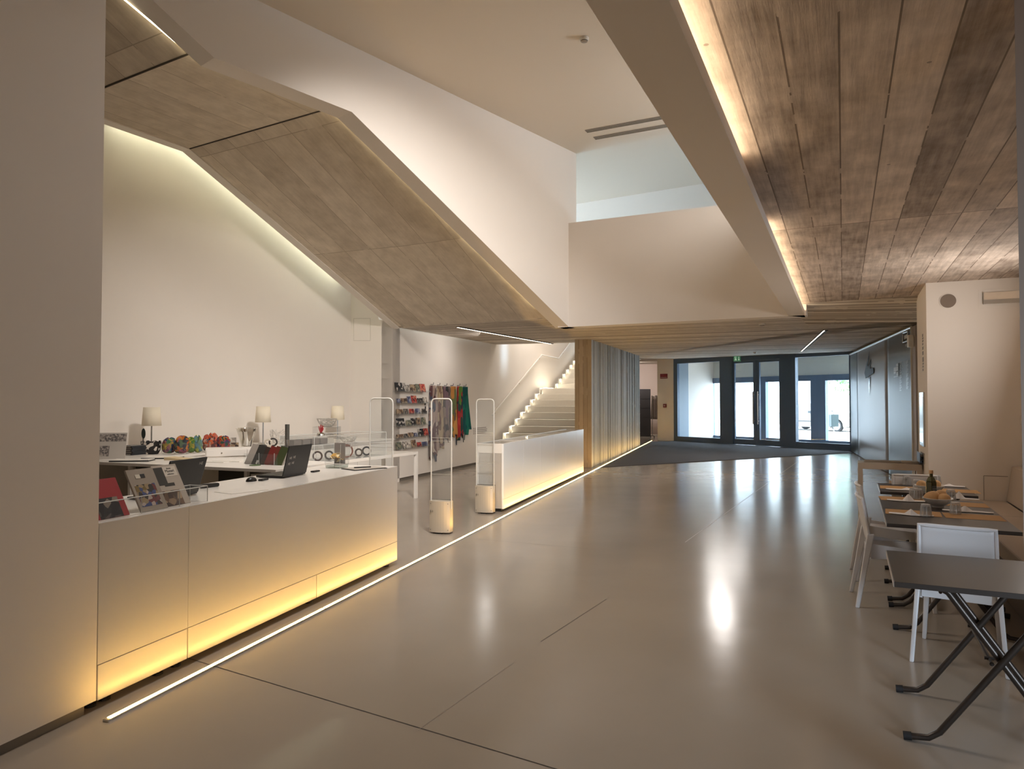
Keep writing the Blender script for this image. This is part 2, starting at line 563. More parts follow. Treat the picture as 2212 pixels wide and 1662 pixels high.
# --- wall on the left, flush with the reception counter
TC = 17.5
C1 = VP(at_z(858, 1220), TC)                        # front plane of the reception counter; u runs away from us
uL = C1.hit(207, 1533)[0]
m = MB(); vbox(m, C1, uL - 11.0, uL, 0.05, UP, -0.22, 0)
struct(m.build('wall_left', WHITE), 'white wall at the left edge')
m = MB(); vbox(m, C1, uL - 11.0, uL - 0.06, 0.0, 0.05, -0.2, -0.012)
struct(m.build('baseboard_left', GREYB))

# --- far shop wall, pier, left shop wall
WB = vp2(at_z(905, 1032), at_z(1024, 1006))
ub = WB.hit(847.5, 868)[0]
pr = WB.pt(ub)
PIER = VP(pr, WB.deg - 90)                          # runs to the left from the corner; b faces away
up_ = PIER.hit(757, 868)[0]
WA = VP(PIER.pt(up_), 28.3)
m = MB()
m.prism(xp(WB, [(ub, 0.07), (19.0 - 0.5, 0.07), (18.5, 6.4), (WB.hit(1073, 743)[0], 6.4), (WB.hit(1073, 743)[0], 3.25), (ub, 3.25)]), -WB.b * 0.25)
struct(m.build('wall_shop_far', WHITE), 'far shop wall')
m = MB(); m.prism(xp(WB, [(ub, 0), (18.5, 0), (18.5, 0.07), (ub, 0.07)]), -WB.b * 0.2)
m.v = [v - WB.b * 0.03 for v in m.v]
struct(m.build('baseboard_shop', GREYB))
t1 = PIER.hit(818.6, 693); t2 = PIER.hit(757, 650)
m = MB(); m.prism(xp(PIER, [(0, 0), (up_ + 0.3, 0), (up_ + 0.3, 5.6), (up_, 5.0), (t1[0], t1[1] + 0.02), (0, PIER.hit(847, 692)[1])]), PIER.b * 0.3)
struct(m.build('wall_pier', WHITE), 'white pier at the end of the shop wall')
hp = [PIER.hit(764, 688), PIER.hit(800, 688), PIER.hit(800, 736), PIER.hit(764, 736)]
for k in range(4):
    a, b_ = hp[k], hp[(k + 1) % 4]
    mb = MB(); mb.tube([PIER.pt(a[0], a[1], -0.001), PIER.pt(b_[0], b_[1], -0.001)], 0.0035, 4)
    struct(mb.build('trim_%d' % (6 + k), mat('hatch_gap', sr(196, 188, 176), 0.7)))
m = MB(); vbox(m, WA, -16.5, 0.35, 0, UP, -0.3, 0)
struct(m.build('wall_shop', WHITE), 'left shop wall')

# --- the big stair: soffits, inner edge, outer wall
P0 = at_z(1228.5, 706.5, 2.9); PR = at_z(1703, 683, 2.9)
SW = VP(P0, 39.5)
s1, s2, s3 = SW.hit(760, 242), SW.hit(463, 125), SW.hit(329, 0)
k3 = (s3[1] - s2[1]) / (s3[0] - s2[0])
sT = s2[0] + (UP - s2[1]) / k3
sE = SW.hit(1244.8, 400)[0]
m = MB()
m.prism(xp(SW, [(sE, 2.9), (0, 2.9), s1, s2, (sT, UP), (sE, UP)]), -SW.b * 0.28)
struct(m.build('wall_stair', WHITE), 'white wall of the upper stair')

ZL = s1[1] + 0.12
F1L, F1R = at_z(410.2, 320.9, ZL), at_z(693.6, 238.7, ZL)
F2L, F2R = at_z(225.8, 188.5, ZL), at_z(406, 116.6, ZL)
LL = at_z(224.4, 254.4, ZL)
F0L, F0R = at_z(863.4, 708.6, 3.085), at_z(1179, 687.5, 3.06)
off = -0.2
F1X = meet(F1L, F1R, SW, off); F2X = meet(F2L, F2R, SW, off); F0X = meet(F0L, F0R, SW, -0.12)
K = meet(F2L, F2R, vp2(LL, F1L))
up_d = Vector((-sin(radians(30)), -cos(radians(30)), 0.5))
soffuv = planuv(30)
sl = 1.0 / cos(atan(0.5))
T = Vector((0, 0, 0.16))
m = MB()
m.prism([K, F1L, F1X, F2X], T)
m.prism([F1L, F0L, F0X, F1X], T)
m.prism([K, F2X, F2X + up_d * 1.3, K + up_d * 1.3], T)
struct(m.build('ceiling_stair', PLY, uvfn=lambda c: (soffuv(c)[0], soffuv(c)[1] * 1.1)), 'board-marked concrete soffit of the stair')
# thin joints at the folds
for i, (a, b_) in enumerate(((F1L, F1X), (K, F2X))):
    mb = MB(); mb.tube([a - Vector((0, 0, 0.002)), b_ - Vector((0, 0, 0.002))], 0.011, 6)
    struct(mb.build('trim_%d' % (10 + i), SEAM))
# white upstand on the wall side of the stair
innerdir = (F1L - K).normalized(); nb = Vector((-innerdir.y, innerdir.x, 0))
fd = (F0L - F1L); fd.z = 0; fd.normalize(); nf = Vector((-fd.y, fd.x, 0))
wdt = 0.17
mid = (nb + nf).normalized() * wdt
q = [K - innerdir * 2.5, F1L, F0L]
qo = [q[0] + nb * wdt, F1L + mid, F0L + nf * wdt]
m = MB(); dz = Vector((0, 0, -0.015)); hh = Vector((0, 0, 0.5))
for i in range(2):
    m.hexa([q[i] + dz, q[i + 1] + dz, qo[i + 1] + dz, qo[i] + dz, q[i] + hh, q[i + 1] + hh, qo[i + 1] + hh, qo[i] + hh])
struct(m.build('trim_12', WHITE), 'white edge of the stair along the shop wall')


def led(name, label, pts, r, mt, group='hidden light strips'):
    mb = MB(); mb.tube(pts, r, 4)
    o = mb.build(name, mt)
    return tag(o, label, 'light strip', group) if label else o


LS = mat('stair_wash_led', (1, 1, 1, 1), emit=(0.95, 0.98, 0.72, 1), estr=27)
wpl = VP(WA.pt(0, 0, 0.14), WA.deg)
def wl(px, py):
    a = wpl.hit(px, py); return wpl.pt(a[0], a[1])
led('light_strip', 'greenish white light strip washing the shop wall beside the stair', [wl(240, 247), wl(400, 304), wl(470, 358), wl(600, 470), wl(742, 596)], 0.012, LS)
LW = mat('stair_edge_led', (1, 1, 1, 1), emit=(1.0, 0.86, 0.56, 1), estr=9)
def inner(u, z): return SW.pt(u, z, -0.30)
io = lambda p: meet(p[0], p[1], SW, -0.305)
e2_, e1_ = io((F2L, F2R)), io((F1L, F1R))
e0_ = meet(F0L, F0R, SW, -0.305)
dn = Vector((0, 0, -0.028))
led('light_strip', 'warm light strip along the outer edge of the concrete stair soffit', [e2_ + Vector((-0.5, -0.6, 0.35)) + dn, e2_ + dn, e1_ + dn, lerp(e1_, e0_, 0.93) + dn], 0.009, LW)

# --- parapet of the upper gallery
PP = vp2(P0, PR); lp = (PR - P0).length
m = MB(); m.prism(xp(PP, [(-0.2, 2.9), (lp + 0.25, 2.9), (lp + 0.25, 4.69), (-0.2, 4.69)]), -PP.b * 0.3)
struct(m.build('wall_gallery_parapet', WHITE), 'white gallery parapet')
m = MB(); vbox(m, PP, -0.4, lp + 2.5, 4.55, 4.84, -1.25, -1.0)
struct(m.build('trim_13', WHITE), 'white ledge behind the gallery parapet')

# --- beam and void edge on the right, board-marked ceiling of the cafe
ZS = 3.07
L1 = vp2(at_z(1265, 0, 2.9), PR); L2 = vp2(at_z(1445, 0, 2.9), at_z(1740, 686, 2.9))
b2 = at_z(1740, 686, 2.9)
e1 = L1.pt(-9, 2.9); e2 = L2.pt(-9, 2.9)
m = MB(); m.prism([e1, PR, b2, e2], (0, 0, 0.075))
f1 = e1 + L1.b * 0.12; f2 = PR + L1.b * 0.12
m.prism([e1 + Vector((0, 0, 0.07)), PR + Vector((0, 0, 0.07)), f2 + Vector((0, 0, 0.07)), f1 + Vector((0, 0, 0.07))], (0, 0, 1.72))
struct(m.build('beam_void', WHITE), 'white edge beam of the opening')
FL, FR = at_z(1735.4, 656.3, ZS), at_z(1989, 638.7, ZS)
LPl, LPr = at_y(1747, 702, 11.5), at_y(1984, 696, 10.7)
so = lambda p, o, z: Vector((p.x, p.y, z)) - L2.b * o
s0 = so(e2, 0.12, ZS); s1_ = so(FL, 0.16, ZS)
FRx = lerp(FL, FR, 2.6)
m = MB(); m.prism([s0, s1_, FRx, Vector((11, 6, ZS)), Vector((11, -7, ZS)), Vector((s0.x, -7, ZS))], (0, 0, 0.2))
struct(m.build('ceiling_cafe', SOFF, uvfn=planuv(25.2)), 'rough board-marked concrete ceiling')
m = MB()
LPx = lerp(LPl, LPr, 2.6); LPl2 = lerp(LPl, LPr, -0.02)
ztop = Vector((0, 0, 0.25))
m.hexa([s1_, LPl2, LPx, FRx, s1_ + ztop, LPl2 + ztop, LPx + ztop, FRx + ztop])
struct(m.build('ceiling_downstand', LOWC, uvfn=lowuv), 'sloping concrete downstand')
LS2 = mat('cove_led', (1, 1, 1, 1), emit=(1.0, 0.84, 0.62, 1), estr=12)
uf = (b2 - L2.p).dot(L2.a)
for lab, ua, ub2 in (('warm cove light strip behind the white beam nearest the camera', -1.0, uf * 0.22), ('warm cove light strip behind the far end of the white beam', uf * 0.40, uf - 0.25)):
    led('light_strip', lab, [L2.pt(ua, 2.988, -0.04), L2.pt(ub2, 2.988, -0.04)], 0.009, LS2)

# --- low ceiling
GL, GR = at_z(1459.7, 953.2), at_z(1838.5, 975)
GP = vp2(GL, GR); lg = (GR - GL).length
CWn, CWf = at_z(1278, 1011), at_z(1383, 962)
CW = vp2(CWn, CWf)
BA, BB = at_z(1856, 985), at_z(1940, 1035)
BN = vp2(BB, BA)                                     # banner line, u runs away
bu0 = BN.hit(1976, 868)[0]; bu1 = (GR - BN.p).dot(BN.a)
WCOR = at_z(2000, 612, ZS)
RET = VP(WCOR, 25.7)
ur = RET.hit(1983, 868)[0]
low = [F0L - SW.a * 0.0, WB.pt(WB.hit(1073, 743)[0]), meet(WB.pt(WB.hit(1073, 743)[0]), WB.pt(WB.hit(1073, 743)[0]) + (at_y(1254, 740, 18.7) - at_y(1190, 743, 19.0)), CW, -0.2),
       CW.pt(9.3, 0, -0.2), Vector((3.6, 35, 0)), Vector((8.0, 35, 0)), GL + Vector((0.3, 0.2, 0)), GR + Vector((0.2, -0.1, 0)), BN.pt(bu1 - 1, 0, 0.3), BN.pt(bu0 - 1.0, 0, 0.3), RET.pt(ur + 0.4, 0, 1.6), LPx, LPl2 + L2.a * -0.3, L2.pt(uf - 0.1), PP.pt(lp, 0, -0.1), PP.pt(0, 0, -0.1), SW.pt(0.0, 0, -0.12), F0X, F0R]
m = MB(); pts = [Vector((p.x, p.y, zc(p.y))) for p in low]
m.prism(pts, (0, 0, 0.3))
struct(m.build('ceiling_low', LOWC, uvfn=lowuv), 'board-marked low ceiling')

# light slots in the low ceiling
for lab, pa, pb in (('thin white light slot in the low ceiling over the shop', at_y(990, 702.5, 13.75), at_y(1192, 742, 18.9)),
                    ('thin white light slot in the low ceiling near the entrance glazing', at_y(1783, 711.5, 14.5), at_y(1733, 759, 22.6))):
    pa.z, pb.z = zc(pa.y), zc(pb.y)
    d = (pb - pa).normalized(); n = Vector((d.y, -d.x, 0)).normalized()
    t = thing('ceiling_light_slot', lab, 'light slot', (0, 0, 0), group='light slots in the low ceiling')
    mb = MB(); q4 = [pa - n * 0.05, pb - n * 0.05, pb + n * 0.05, pa + n * 0.05]
    mb.prism([p - Vector((0, 0, 0.012)) for p in q4], (0, 0, 0.016)); mb.build('housing', DARK, t)
    mb = MB(); q4 = [pa - n * 0.03, pb - n * 0.03, pb - n * 0.014, pa - n * 0.014]
    mb.prism([p - Vector((0, 0, 0.016)) for p in q4], (0, 0, 0.006)); mb.build('diffuser', LEDN, t)

# --- board-marked concrete wall with its narrow end
lc = (CWf - CWn).length
random.seed(3)
m = MB(); u = 0.0
E1 = at_z(1254, 1013.4)
wth = (CWn - E1).length
while u < lc:
    w = random.choice((0.09, 0.12, 0.15, 0.18, 0.11)); w = min(w, lc - u)
    o = random.uniform(-0.03, 0.004)
    if 0.42 < u < 0.5: o = -0.06; w = 0.05
    vbox(m, CW, u, u + w, 0, zc(CW.pt(u).y) + 0.05, -0.12, o)
    u += w
vbox(m, CW, 0.0, lc, 0, zc(CWn.y) + 0.02, -wth + 0.02, -0.12)
m.cur = 1
u = -wth
while u < -0.001:
    w = min(random.choice((0.05, 0.06, 0.08)), -u)
    vbox(m, CW, random.uniform(-0.012, 0.0), 0.02, 0, zc(CWn.y) + 0.03, u, u + w); u += w
WEND = boards('warm_lit_concrete_end', sr(220, 198, 162), sr(156, 132, 102), width=0.065, seam=0.004, var=0.5, grain=0.6, bump=0.4, stain=0.4, row=6)  # warm light on the end face is put into its colour
cwuv = lambda c: ((c - CW.p).dot(CW.a) + 0.6 * (c - CW.p).dot(CW.b), c.z)
struct(m.build('wall_concrete', [WALLC, WEND], uvfn=cwuv), 'vertical board-marked concrete wall')

# --- dark entrance mat
m = MB()
mats_ = [at_z(1297, 1010.5), at_z(1408, 955.0), GL + GP.b * 0.1, GR + GP.b * 0.15, at_z(1842, 979)]
m.prism([p + Vector((0, 0, 0.001)) for p in mats_], (0, 0, 0.011))
tag(m.build('entrance_mat', mat('mat_fibre', sr(78, 76, 78), 0.95, noise=0.25, nscale=60, bump=0.3)), 'large dark grey entrance mat in front of the glass doors', 'mat')

# --- floor light line
fa, fb = at_z(235, 1557), at_z(1408, 953)
t = thing('floor_light_line', 'long warm light strip recessed in the floor in front of both white counters', 'light strip', fa)
dv = (fb - fa).normalized(); nv = Vector((dv.y, -dv.x, 0))
m = MB(); L_ = (fb - fa).length; k = 0.0
while k < L_:
    e = min(L_, k + 1.98)
    m.prism([dv * k - nv * 0.011 + Vector((0, 0, 0.0125)), dv * e - nv * 0.011 + Vector((0, 0, 0.0125)), dv * e + nv * 0.011 + Vector((0, 0, 0.0125)), dv * k + nv * 0.011 + Vector((0, 0, 0.0125))], (0, 0, 0.002)); k = e + 0.02
m.build('diffuser', LEDW, t)
m = MB(); m.prism([-nv * 0.017 - dv * 0.02 + Vector((0, 0, 0.0005)), dv * (L_ + 0.02) - nv * 0.017 + Vector((0, 0, 0.0005)), dv * (L_ + 0.02) + nv * 0.017 + Vector((0, 0, 0.0005)), nv * 0.017 - dv * 0.02 + Vector((0, 0, 0.0005))], (0, 0, 0.012))
m.build('channel', CHROME, t)

# --- white wall block on the right
FW = VP(WCOR, 25.7 + 90)
uc = FW.hit(2207, 868)[0]
m = MB()
m.prism([Vector((p.x, p.y, 0)) for p in (WCOR, RET.pt(ur), RET.pt(ur, 0, 2.5), FW.pt(uc + 1.2, 0, -0.0))], (0, 0, ZS + 0.1))
struct(m.build('wall_right_block', WHITE), 'white wall block facing the cafe')
RW = VP(FW.pt(uc), 25.7)
m = MB(); vbox(m, RW, -6.6, 0, 0, ZS + 0.1, 0, 0.2)
struct(m.build('wall_right', WHITE), 'white wall behind the bench')
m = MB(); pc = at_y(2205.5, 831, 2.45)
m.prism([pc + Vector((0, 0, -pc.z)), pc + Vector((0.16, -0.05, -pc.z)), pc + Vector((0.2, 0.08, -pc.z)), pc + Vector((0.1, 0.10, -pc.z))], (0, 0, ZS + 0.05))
struct(m.build('wall_near_pier', mat('pier_shade_tone', sr(150, 132, 118), 0.7)), 'white pier at the right edge')  # the pier's dim lighting is put into this darker colour
m = MB(); vbox(m, BN, bu0 - 0.3, bu1 + 0.4, 0, 6.4, 0.12, 0.35)
struct(m.build('wall_banner', WHITE))
m = MB(); vbox(m, RET, ur, ur + 3.6, 0, 3.4, 1.0, 1.2); struct(m.build('wall_recess', WHITE))

# --- closing walls and upper slabs outside the view
def shell(name, x0, x1, y0, y1, z0, z1, mt=WHITE):
    mb = MB(); mb.box(x0, x1, y0, y1, z0, z1); return struct(mb.build(name, mt))


shell('wall_back', -10.2, 11.2, -7.2, -7.0, 0, 6.6)
shell('wall_side', 11.0, 11.2, -7, 8.0, 0, 6.6)
shell('wall_upper_right', 12.2, 12.4, 7.0, 25, 3.3, 6.6)
shell('wall_far_left', -10.2, -10.0, -7, 14, 0, 6.6)
ge = at_z(1453, 290, UP); gs = SW.pt(sE, UP)
gd = (ge - gs); gd.z = 0; gd.normalize()
m = MB(); m.prism([gs - gd * 12, gs + gd * 14, Vector((14, -8, UP)), Vector((-11, -8, UP))], (0, 0, 0.2))
struct(m.build('ceiling_hall', CEIL), 'white plaster ceiling of the hall')
gn = Vector((-gd.y, gd.x, 0))
if gn.y < 0: gn = -gn
m = MB(); g0, g1 = gs - gd * 12, gs + gd * 14
for g in (g0, g1): g.z = UP + 0.2
qa, qb = GP.pt(-0.3), GP.pt(lg + 0.3)
m.prism([g0, g1, Vector((14, 20, g0.z)), Vector((qb.x, qb.y, g0.z)), Vector((qa.x, qa.y, g0.z)), Vector((8, 36, g0.z)), Vector((-11, 36, g0.z))], (0, 0, 0.2))
struct(m.build('ceiling_gallery', CEIL), 'ceiling of the upper gallery')
gw = at_y(1245, 441, 0.1)
d_ = ray(1245, 441); tt = (UP + 0.2 - EYE) / d_.z; gw = Vector((0, 0, EYE)) + d_ * tt
m = MB(); gw.z = 3.3
m.prism([gw - gd * 0.8, gw + gd * 8, gw + gd * 8 + gn * 0.2, gw - gd * 0.8 + gn * 0.2], (0, 0, UP + 0.2 - 3.3))
struct(m.build('wall_gallery', WHITE), 'far wall of the upper gallery')
m = MB(); vbox(m, GP, -0.2, lg + 0.3, 3.3, 6.6, -0.25, 0); struct(m.build('wall_over_doors', WHITE))
shell('wall_corridor_end', -4.5, 8.0, 35, 35.2, 0, 6.6, mat('pink_white_wall', sr(232, 214, 204), 0.7))
m = MB(); vbox(m, WB, 18.0, 24, 0, 6.6, -0.3, 0); struct(m.build('wall_stair_side', WHITE))

# --- rear pier beside the glazing, with corridor beyond
pa, pb = at_z(1420.5, 951.6), at_z(1453.5, 953.0)
m = MB(); m.prism([pa, pb, pb + (GL - pb) * 0.98, GL + Vector((0.25, 0.35, 0)), pa + Vector((0.5, 1.2, 0))], (0, 0, 3.4))
struct(m.build('column_entrance', WHITE), 'white pier left of the entrance glazing')
m = MB(); m.prism([pa + Vector((0.5, 1.2, 0)), pa + Vector((0.72, 1.15, 0)), Vector((8.0, 35, 0)), Vector((7.7, 35, 0))], (0, 0, 6.4))
struct(m.build('wall_corridor', WHITE))

# ================================================================== entrance glazing and vestibule
def gu(px, vp=GP): return vp.hit(px, 868)[0]


ENT = thing('window_1', 'dark steel framed glass entrance wall with double doors', 'glazing', (0, 0, 0)); ENT['kind'] = 'structure'
u = {k: gu(k) for k in (1458.6, 1464.6, 1556.8, 1587.6, 1628, 1641.2, 1684, 1720.4, 1838.5)}
ztop = zc(25)
def zof(px, py, vp=GP): return vp.hit(px, py)[1]
zt_l = zof(1510, 783.5); zt_d = zof(1610, 784.6); zt_r = zof(1780, 769.5)
zb = 0.2
m = MB()
vbox(m, GP, u[1458.6] - 0.05, u[1464.6], 0, 3.45, -0.08, 0.04)
vbox(m, GP, u[1464.6], u[1556.8], 0, zb, -0.08, 0.04); vbox(m, GP, u[1464.6], u[1556.8], zt_l, 3.45, -0.08, 0.04)
vbox(m, GP, u[1684] + 0.05, u[1720.4], 0, 3.4, -0.12, 0.06)
vbox(m, GP, u[1556.8], u[1587.6] - 0.06, 0, 3.4, -0.12, 0.06)
vbox(m, GP, u[1720.4], lg + 0.1, 0, zb + 0.02, -0.08, 0.04); vbox(m, GP, u[1720.4], lg + 0.1, zt_r, 3.4, -0.08, 0.04)
vbox(m, GP, lg - 0.02, lg + 0.12, 0, 3.4, -0.08, 0.04)
vbox(m, GP, u[1587.6] - 0.06, u[1684] + 0.05, zt_d + 0.09, 3.4, -0.1, 0.05)
m.build('frame', FRAME, ENT)
m = MB(); vbox(m, GP, u[1464.6], u[1556.8], zb, zt_l, -0.025, -0.015); m.build('pane', CLEAR, ENT)
m = MB(); vbox(m, GP, u[1720.4], lg, zb, zt_r, -0.025, -0.015); m.build('pane', CLEAR, ENT)
um = (u[1628] + u[1641.2]) / 2
for nm, a, b_, ha in (('door_1', u[1587.6], u[1628], 1), ('door_2', u[1641.2], u[1684], -1)):
    d = MB()
    o0, o1 = (u[1587.6] - 0.055, um - 0.006) if ha > 0 else (um + 0.006, u[1684] + 0.045)
    vbox(d, GP, o0, a, 0.01, zt_d + 0.085, -0.06, 0.02); vbox(d, GP, b_, o1, 0.01, zt_d + 0.085, -0.06, 0.02)
    vbox(d, GP, a, b_, 0.01, 0.22, -0.06, 0.02); vbox(d, GP, a, b_, zt_d, zt_d + 0.085, -0.06, 0.02)
    dl = d.build(nm, FRAME); struct(dl, 'left leaf of the glass entrance doors' if ha > 0 else 'right leaf of the glass entrance doors')
    g = MB(); vbox(g, GP, a, b_, 0.22, zt_d, -0.025, -0.015); g.build('pane', CLEAR, dl)
    h = MB(); uh = (b_ + 0.03) if ha > 0 else (a - 0.03)
    z0, z1 = zof(1635, 917), zof(1635, 846)
    h.tube([GP.pt(uh, z0, 0.09), GP.pt(uh, z1, 0.09)], 0.022, 10)
    for z in (z0 + 0.12, z1 - 0.12): h.tube([GP.pt(uh, z, 0.0), GP.pt(uh, z, 0.09)], 0.014, 8)
    h.build('handle', LAM, dl, smooth=True)

OP = VP(GP.pt(0, 0, -2.45), GP.deg)
ou = lambda px: OP.hit(px, 868)[0]
zh = zof(1560, 817, OP); zl = zof(1600, 824, OP)
GREYP = mat('pale_grey_panel', sr(196, 200, 196), 0.55)
VEST = thing('window_2', 'outer glazed front of the entrance vestibule', 'glazing', (0, 0, 0)); VEST['kind'] = 'structure'
m = MB()
ops = [(1541, 1634), (1657, 1754), (1786, 1846)]
edges = [ou(1530)]
for a, b_ in ops: edges += [ou(a), ou(b_)]
edges.append(ou(1870))
for i in range(0, len(edges), 2): vbox(m, OP, edges[i], edges[i + 1], 0, zl, -0.1, 0.1)
for i in range(1, len(edges) - 1, 2):
    vbox(m, OP, edges[i], edges[i + 1], 0, 0.17, -0.08, 0.08); vbox(m, OP, edges[i], edges[i + 1], zl - 0.06, zl, -0.08, 0.08)
vbox(m, OP, edges[0], edges[-1], zl, zh, -0.1, 0.1)
m.build('frame', FRAME, VEST)
m = MB(); vbox(m, OP, edges[0] - 0.3, edges[-1], zh, 3.5, -0.1, 0.05); m.build('head_panel', GREYP, VEST)
for i in range(1, len(edges) - 1, 2):
    g = MB(); vbox(g, OP, edges[i], edges[i + 1], 0.17, zl - 0.06, -0.02, -0.01); g.build('pane', CLEAR, VEST)
m = MB(); vw = VP(GL - GP.b * 0.08, GP.deg - 90)
m.prism([GL + GP.a * 0.05 - GP.b * 0.1, GL + GP.a * 0.05 - GP.b * 2.4, GL - GP.a * 0.2 - GP.b * 2.4, GL - GP.a * 0.2 - GP.b * 0.1], (0, 0, 3.5))
struct(m.build('wall_vestibule', WHITE), 'white side wall of the vestibule')
m = MB(); m.prism([GL + GP.a * 0.08 - GP.b * 0.1, GL + GP.a * 0.08 - GP.b * 0.72, GL + GP.a * 0.04 - GP.b * 0.72, GL + GP.a * 0.04 - GP.b * 0.1], (0, 0, 3.42))
struct(m.build('trim_22', mat('vestibule_grey', sr(136, 148, 160), 0.5)), 'blue grey wall panel inside the vestibule')
m = MB(); q1, q2 = GL - GP.a * 0.3 - GP.b * 0.05, GR + GP.a * 1.0 - GP.b * 0.05
m.prism([q1 + Vector((0, 0, 3.42)), q2 + Vector((0, 0, 3.42)), q2 - GP.b * 2.6 + Vector((0, 0, 3.42)), q1 - GP.b * 2.6 + Vector((0, 0, 3.42))], (0, 0, 0.2))
struct(m.build('ceiling_vestibule', CEIL))
m = MB(); vbox(m, GP, lg + 0.35, lg + 0.55, 0, 3.5, -2.6, -0.1); struct(m.build('wall_vestibule_right', GREYP))

# ================================================================== outside
m = MB(); q1, q2 = OP.pt(-14, 0.004, -0.12), OP.pt(24, 0.004, -0.12)
m.quad(q1, q2, q2 - OP.b * 60, q1 - OP.b * 60)
struct(m.build('street', mat('sunlit_paving', sr(205, 202, 196), 0.9, noise=0.08, nscale=2)), 'bright street outside')

pA, pB = WB.pt(WB.hit(1073, 743)[0] - 0.2), meet(WB.pt(WB.hit(1073, 743)[0]), WB.pt(WB.hit(1073, 743)[0]) + (at_y(1254, 740, 18.7) - at_y(1190, 743, 19.0)), CW, -0.2)
m = MB(); q1, q2 = Vector((pA.x, pA.y, 3.4)), Vector((pB.x, pB.y, 3.4)); m.prism([q1, q2, q2 - Vector((0, 0.2, 0)), q1 - Vector((0, 0.2, 0))], (0, 0, 3.0)); struct(m.build('shield_wall_head', WHITE))  # unseen wall added to keep gallery light out of the stair shaft
m = MB(); vbox(m, CW, 1.4, 11.0, 3.45, 6.5, -0.3, -0.1); struct(m.build('shield_wall_upper', WHITE))  # unseen, added above the concrete wall to block blue gallery light
# ================================================================== reception counter
def frame_at(p, deg): return Vector(p), -radians(deg)


LOC1 = C1.p.copy()
CT = thing('reception_counter', 'long white reception counter lit from the floor strip, next to the left wall', 'counter', LOC1, C1.rz)
LEN1, DEP1, HT1 = -uL, 0.76, 0.975
m = MB(); m.box(-DEP1, -0.035, -LEN1 + 0.02, 0, 0.05, HT1 - 0.03); m.build('body', LAM, CT)
m = MB(); m.box(-DEP1 - 0.01, -0.035, -LEN1 + 0.004, 0.0, HT1 - 0.028, HT1); m.build('worktop', LAM, CT, bevel=0.003)
cut = [0, C1.hit(684, 1304)[0], C1.hit(405, 1438)[0], -LEN1 + 0.006]
m = MB(); m.box(-0.034, -0.001, cut[2] + 0.0015, cut[0], 0.232, HT1); m.build('front_panel', LAMSHEEN, CT, bevel=0.0015)
m = MB(); m.box(-0.034, -0.001, cut[3], cut[2] - 0.0015, 0.232, HT1); m.build('front_panel', LAMSHEEN, CT, bevel=0.0015)
for i in range(3):
    m = MB(); m.box(-0.034, -0.001, cut[i + 1] + 0.004, cut[i] - (0.004 if i else 0), 0.045, 0.228); m.build('plinth_panel', LAMSHEEN, CT, bevel=0.0015)
for y in (-0.1, cut[1], cut[2] - 0.02, cut[2] - 0.16, cut[2] - 0.62, -LEN1 + 0.12):
    m = MB(); m.cyl((-0.075, y, 0), 0.032, 0, 0.012, 12); m.cyl((-0.075, y, 0), 0.014, 0.012, 0.05, 10); m.build('foot', BLACK, CT)

# return desk behind the counter
rd0 = at_z(611.5, 1015.7, HT1)
RD = thing('return_desk', 'white return desk running behind the reception counter', 'desk', Vector((rd0.x, rd0.y, 0)), -radians(90 + 22.0))
# local y runs left (away from the counter), local x towards us... front edge at x=0
RD.rotation_euler = (0, 0, radians(158.3)); RZD = radians(158.3)
RDM = Matrix.Translation(RD.location) @ Matrix.Rotation(RZD, 4, 'Z')
# local +x -> to the left along the desk, local -y -> away from the camera
m = MB(); m.box(0.085, 3.2, -0.95, 0, HT1 - 0.032, HT1); m.build('worktop', LAM, RD, bevel=0.003)
for x in (0.45, 2.0, 3.1):
    m = MB(); m.box(x, x + 0.035, -0.06, -0.02, 0, HT1 - 0.032); m.build('leg', LAM, RD)
    m = MB(); m.box(x, x + 0.035, -0.93, -0.89, 0, HT1 - 0.032); m.build('leg', LAM, RD)
for x0, x1 in ((0.1, 0.43), (1.37, 1.985)):
    m = MB(); m.box(x0, x1, -0.6, -0.05, HT1 - 0.27, HT1 - 0.062); m.build('drawer', LAM, RD, bevel=0.002)
m = MB(); m.box(0.1, 3.2, -0.93, -0.9, 0.1, HT1 - 0.05); m.build('back_panel', mat('grey_panel', sr(92, 86, 78), 0.6), RD)

# ================================================================== display counter with glass lids
C2 = VP(at_z(1088, 1107), TC)
l2 = C2.hit(1262, 1012)[0]
T2 = thing('display_counter', 'long white display counter with glass lids ending at the concrete wall', 'counter', C2.p.copy(), C2.rz)
H2, D2 = 1.0, 0.42
seams = [0.0] + [C2.hit(x, 868)[0] for x in (1131.4, 1167.3, 1196.6, 1222.4, 1244.6)] + [l2 - 0.06]
m = MB()
m.box(-D2 + 0.03, -0.03, 0.0, l2 - 0.06, 0.05, 0.86)
m.build('body', LAM, T2)
for i in range(len(seams) - 1):
    m = MB(); m.box(-0.03, 0, seams[i] + (0.003 if i else 0.0), seams[i + 1] - 0.003, 0.19, H2); m.build('front_panel', LAMC2, T2, bevel=0.001)
    m = MB(); m.box(-D2 + 0.026, -0.031, seams[i] + 0.02, seams[i + 1] - 0.02, H2 - 0.012, H2 - 0.006)
    m.build('glass_lid', CLEAR, T2)
m = MB(); m.box(-D2, -D2 + 0.026, 0, l2 - 0.06, 0.05, H2); m.build('rear_panel', LAM, T2)
m = MB(); m.box(-D2 + 0.026, -0.03, 0, 0.03, 0.05, H2); m.build('end_panel', LAM, T2)
for s_ in seams[1:]:
    m = MB(); m.box(-D2 + 0.026, -0.03, s_ - 0.012, s_ + 0.012, 0.86, H2 - 0.004); m.build('divider', LAM, T2)
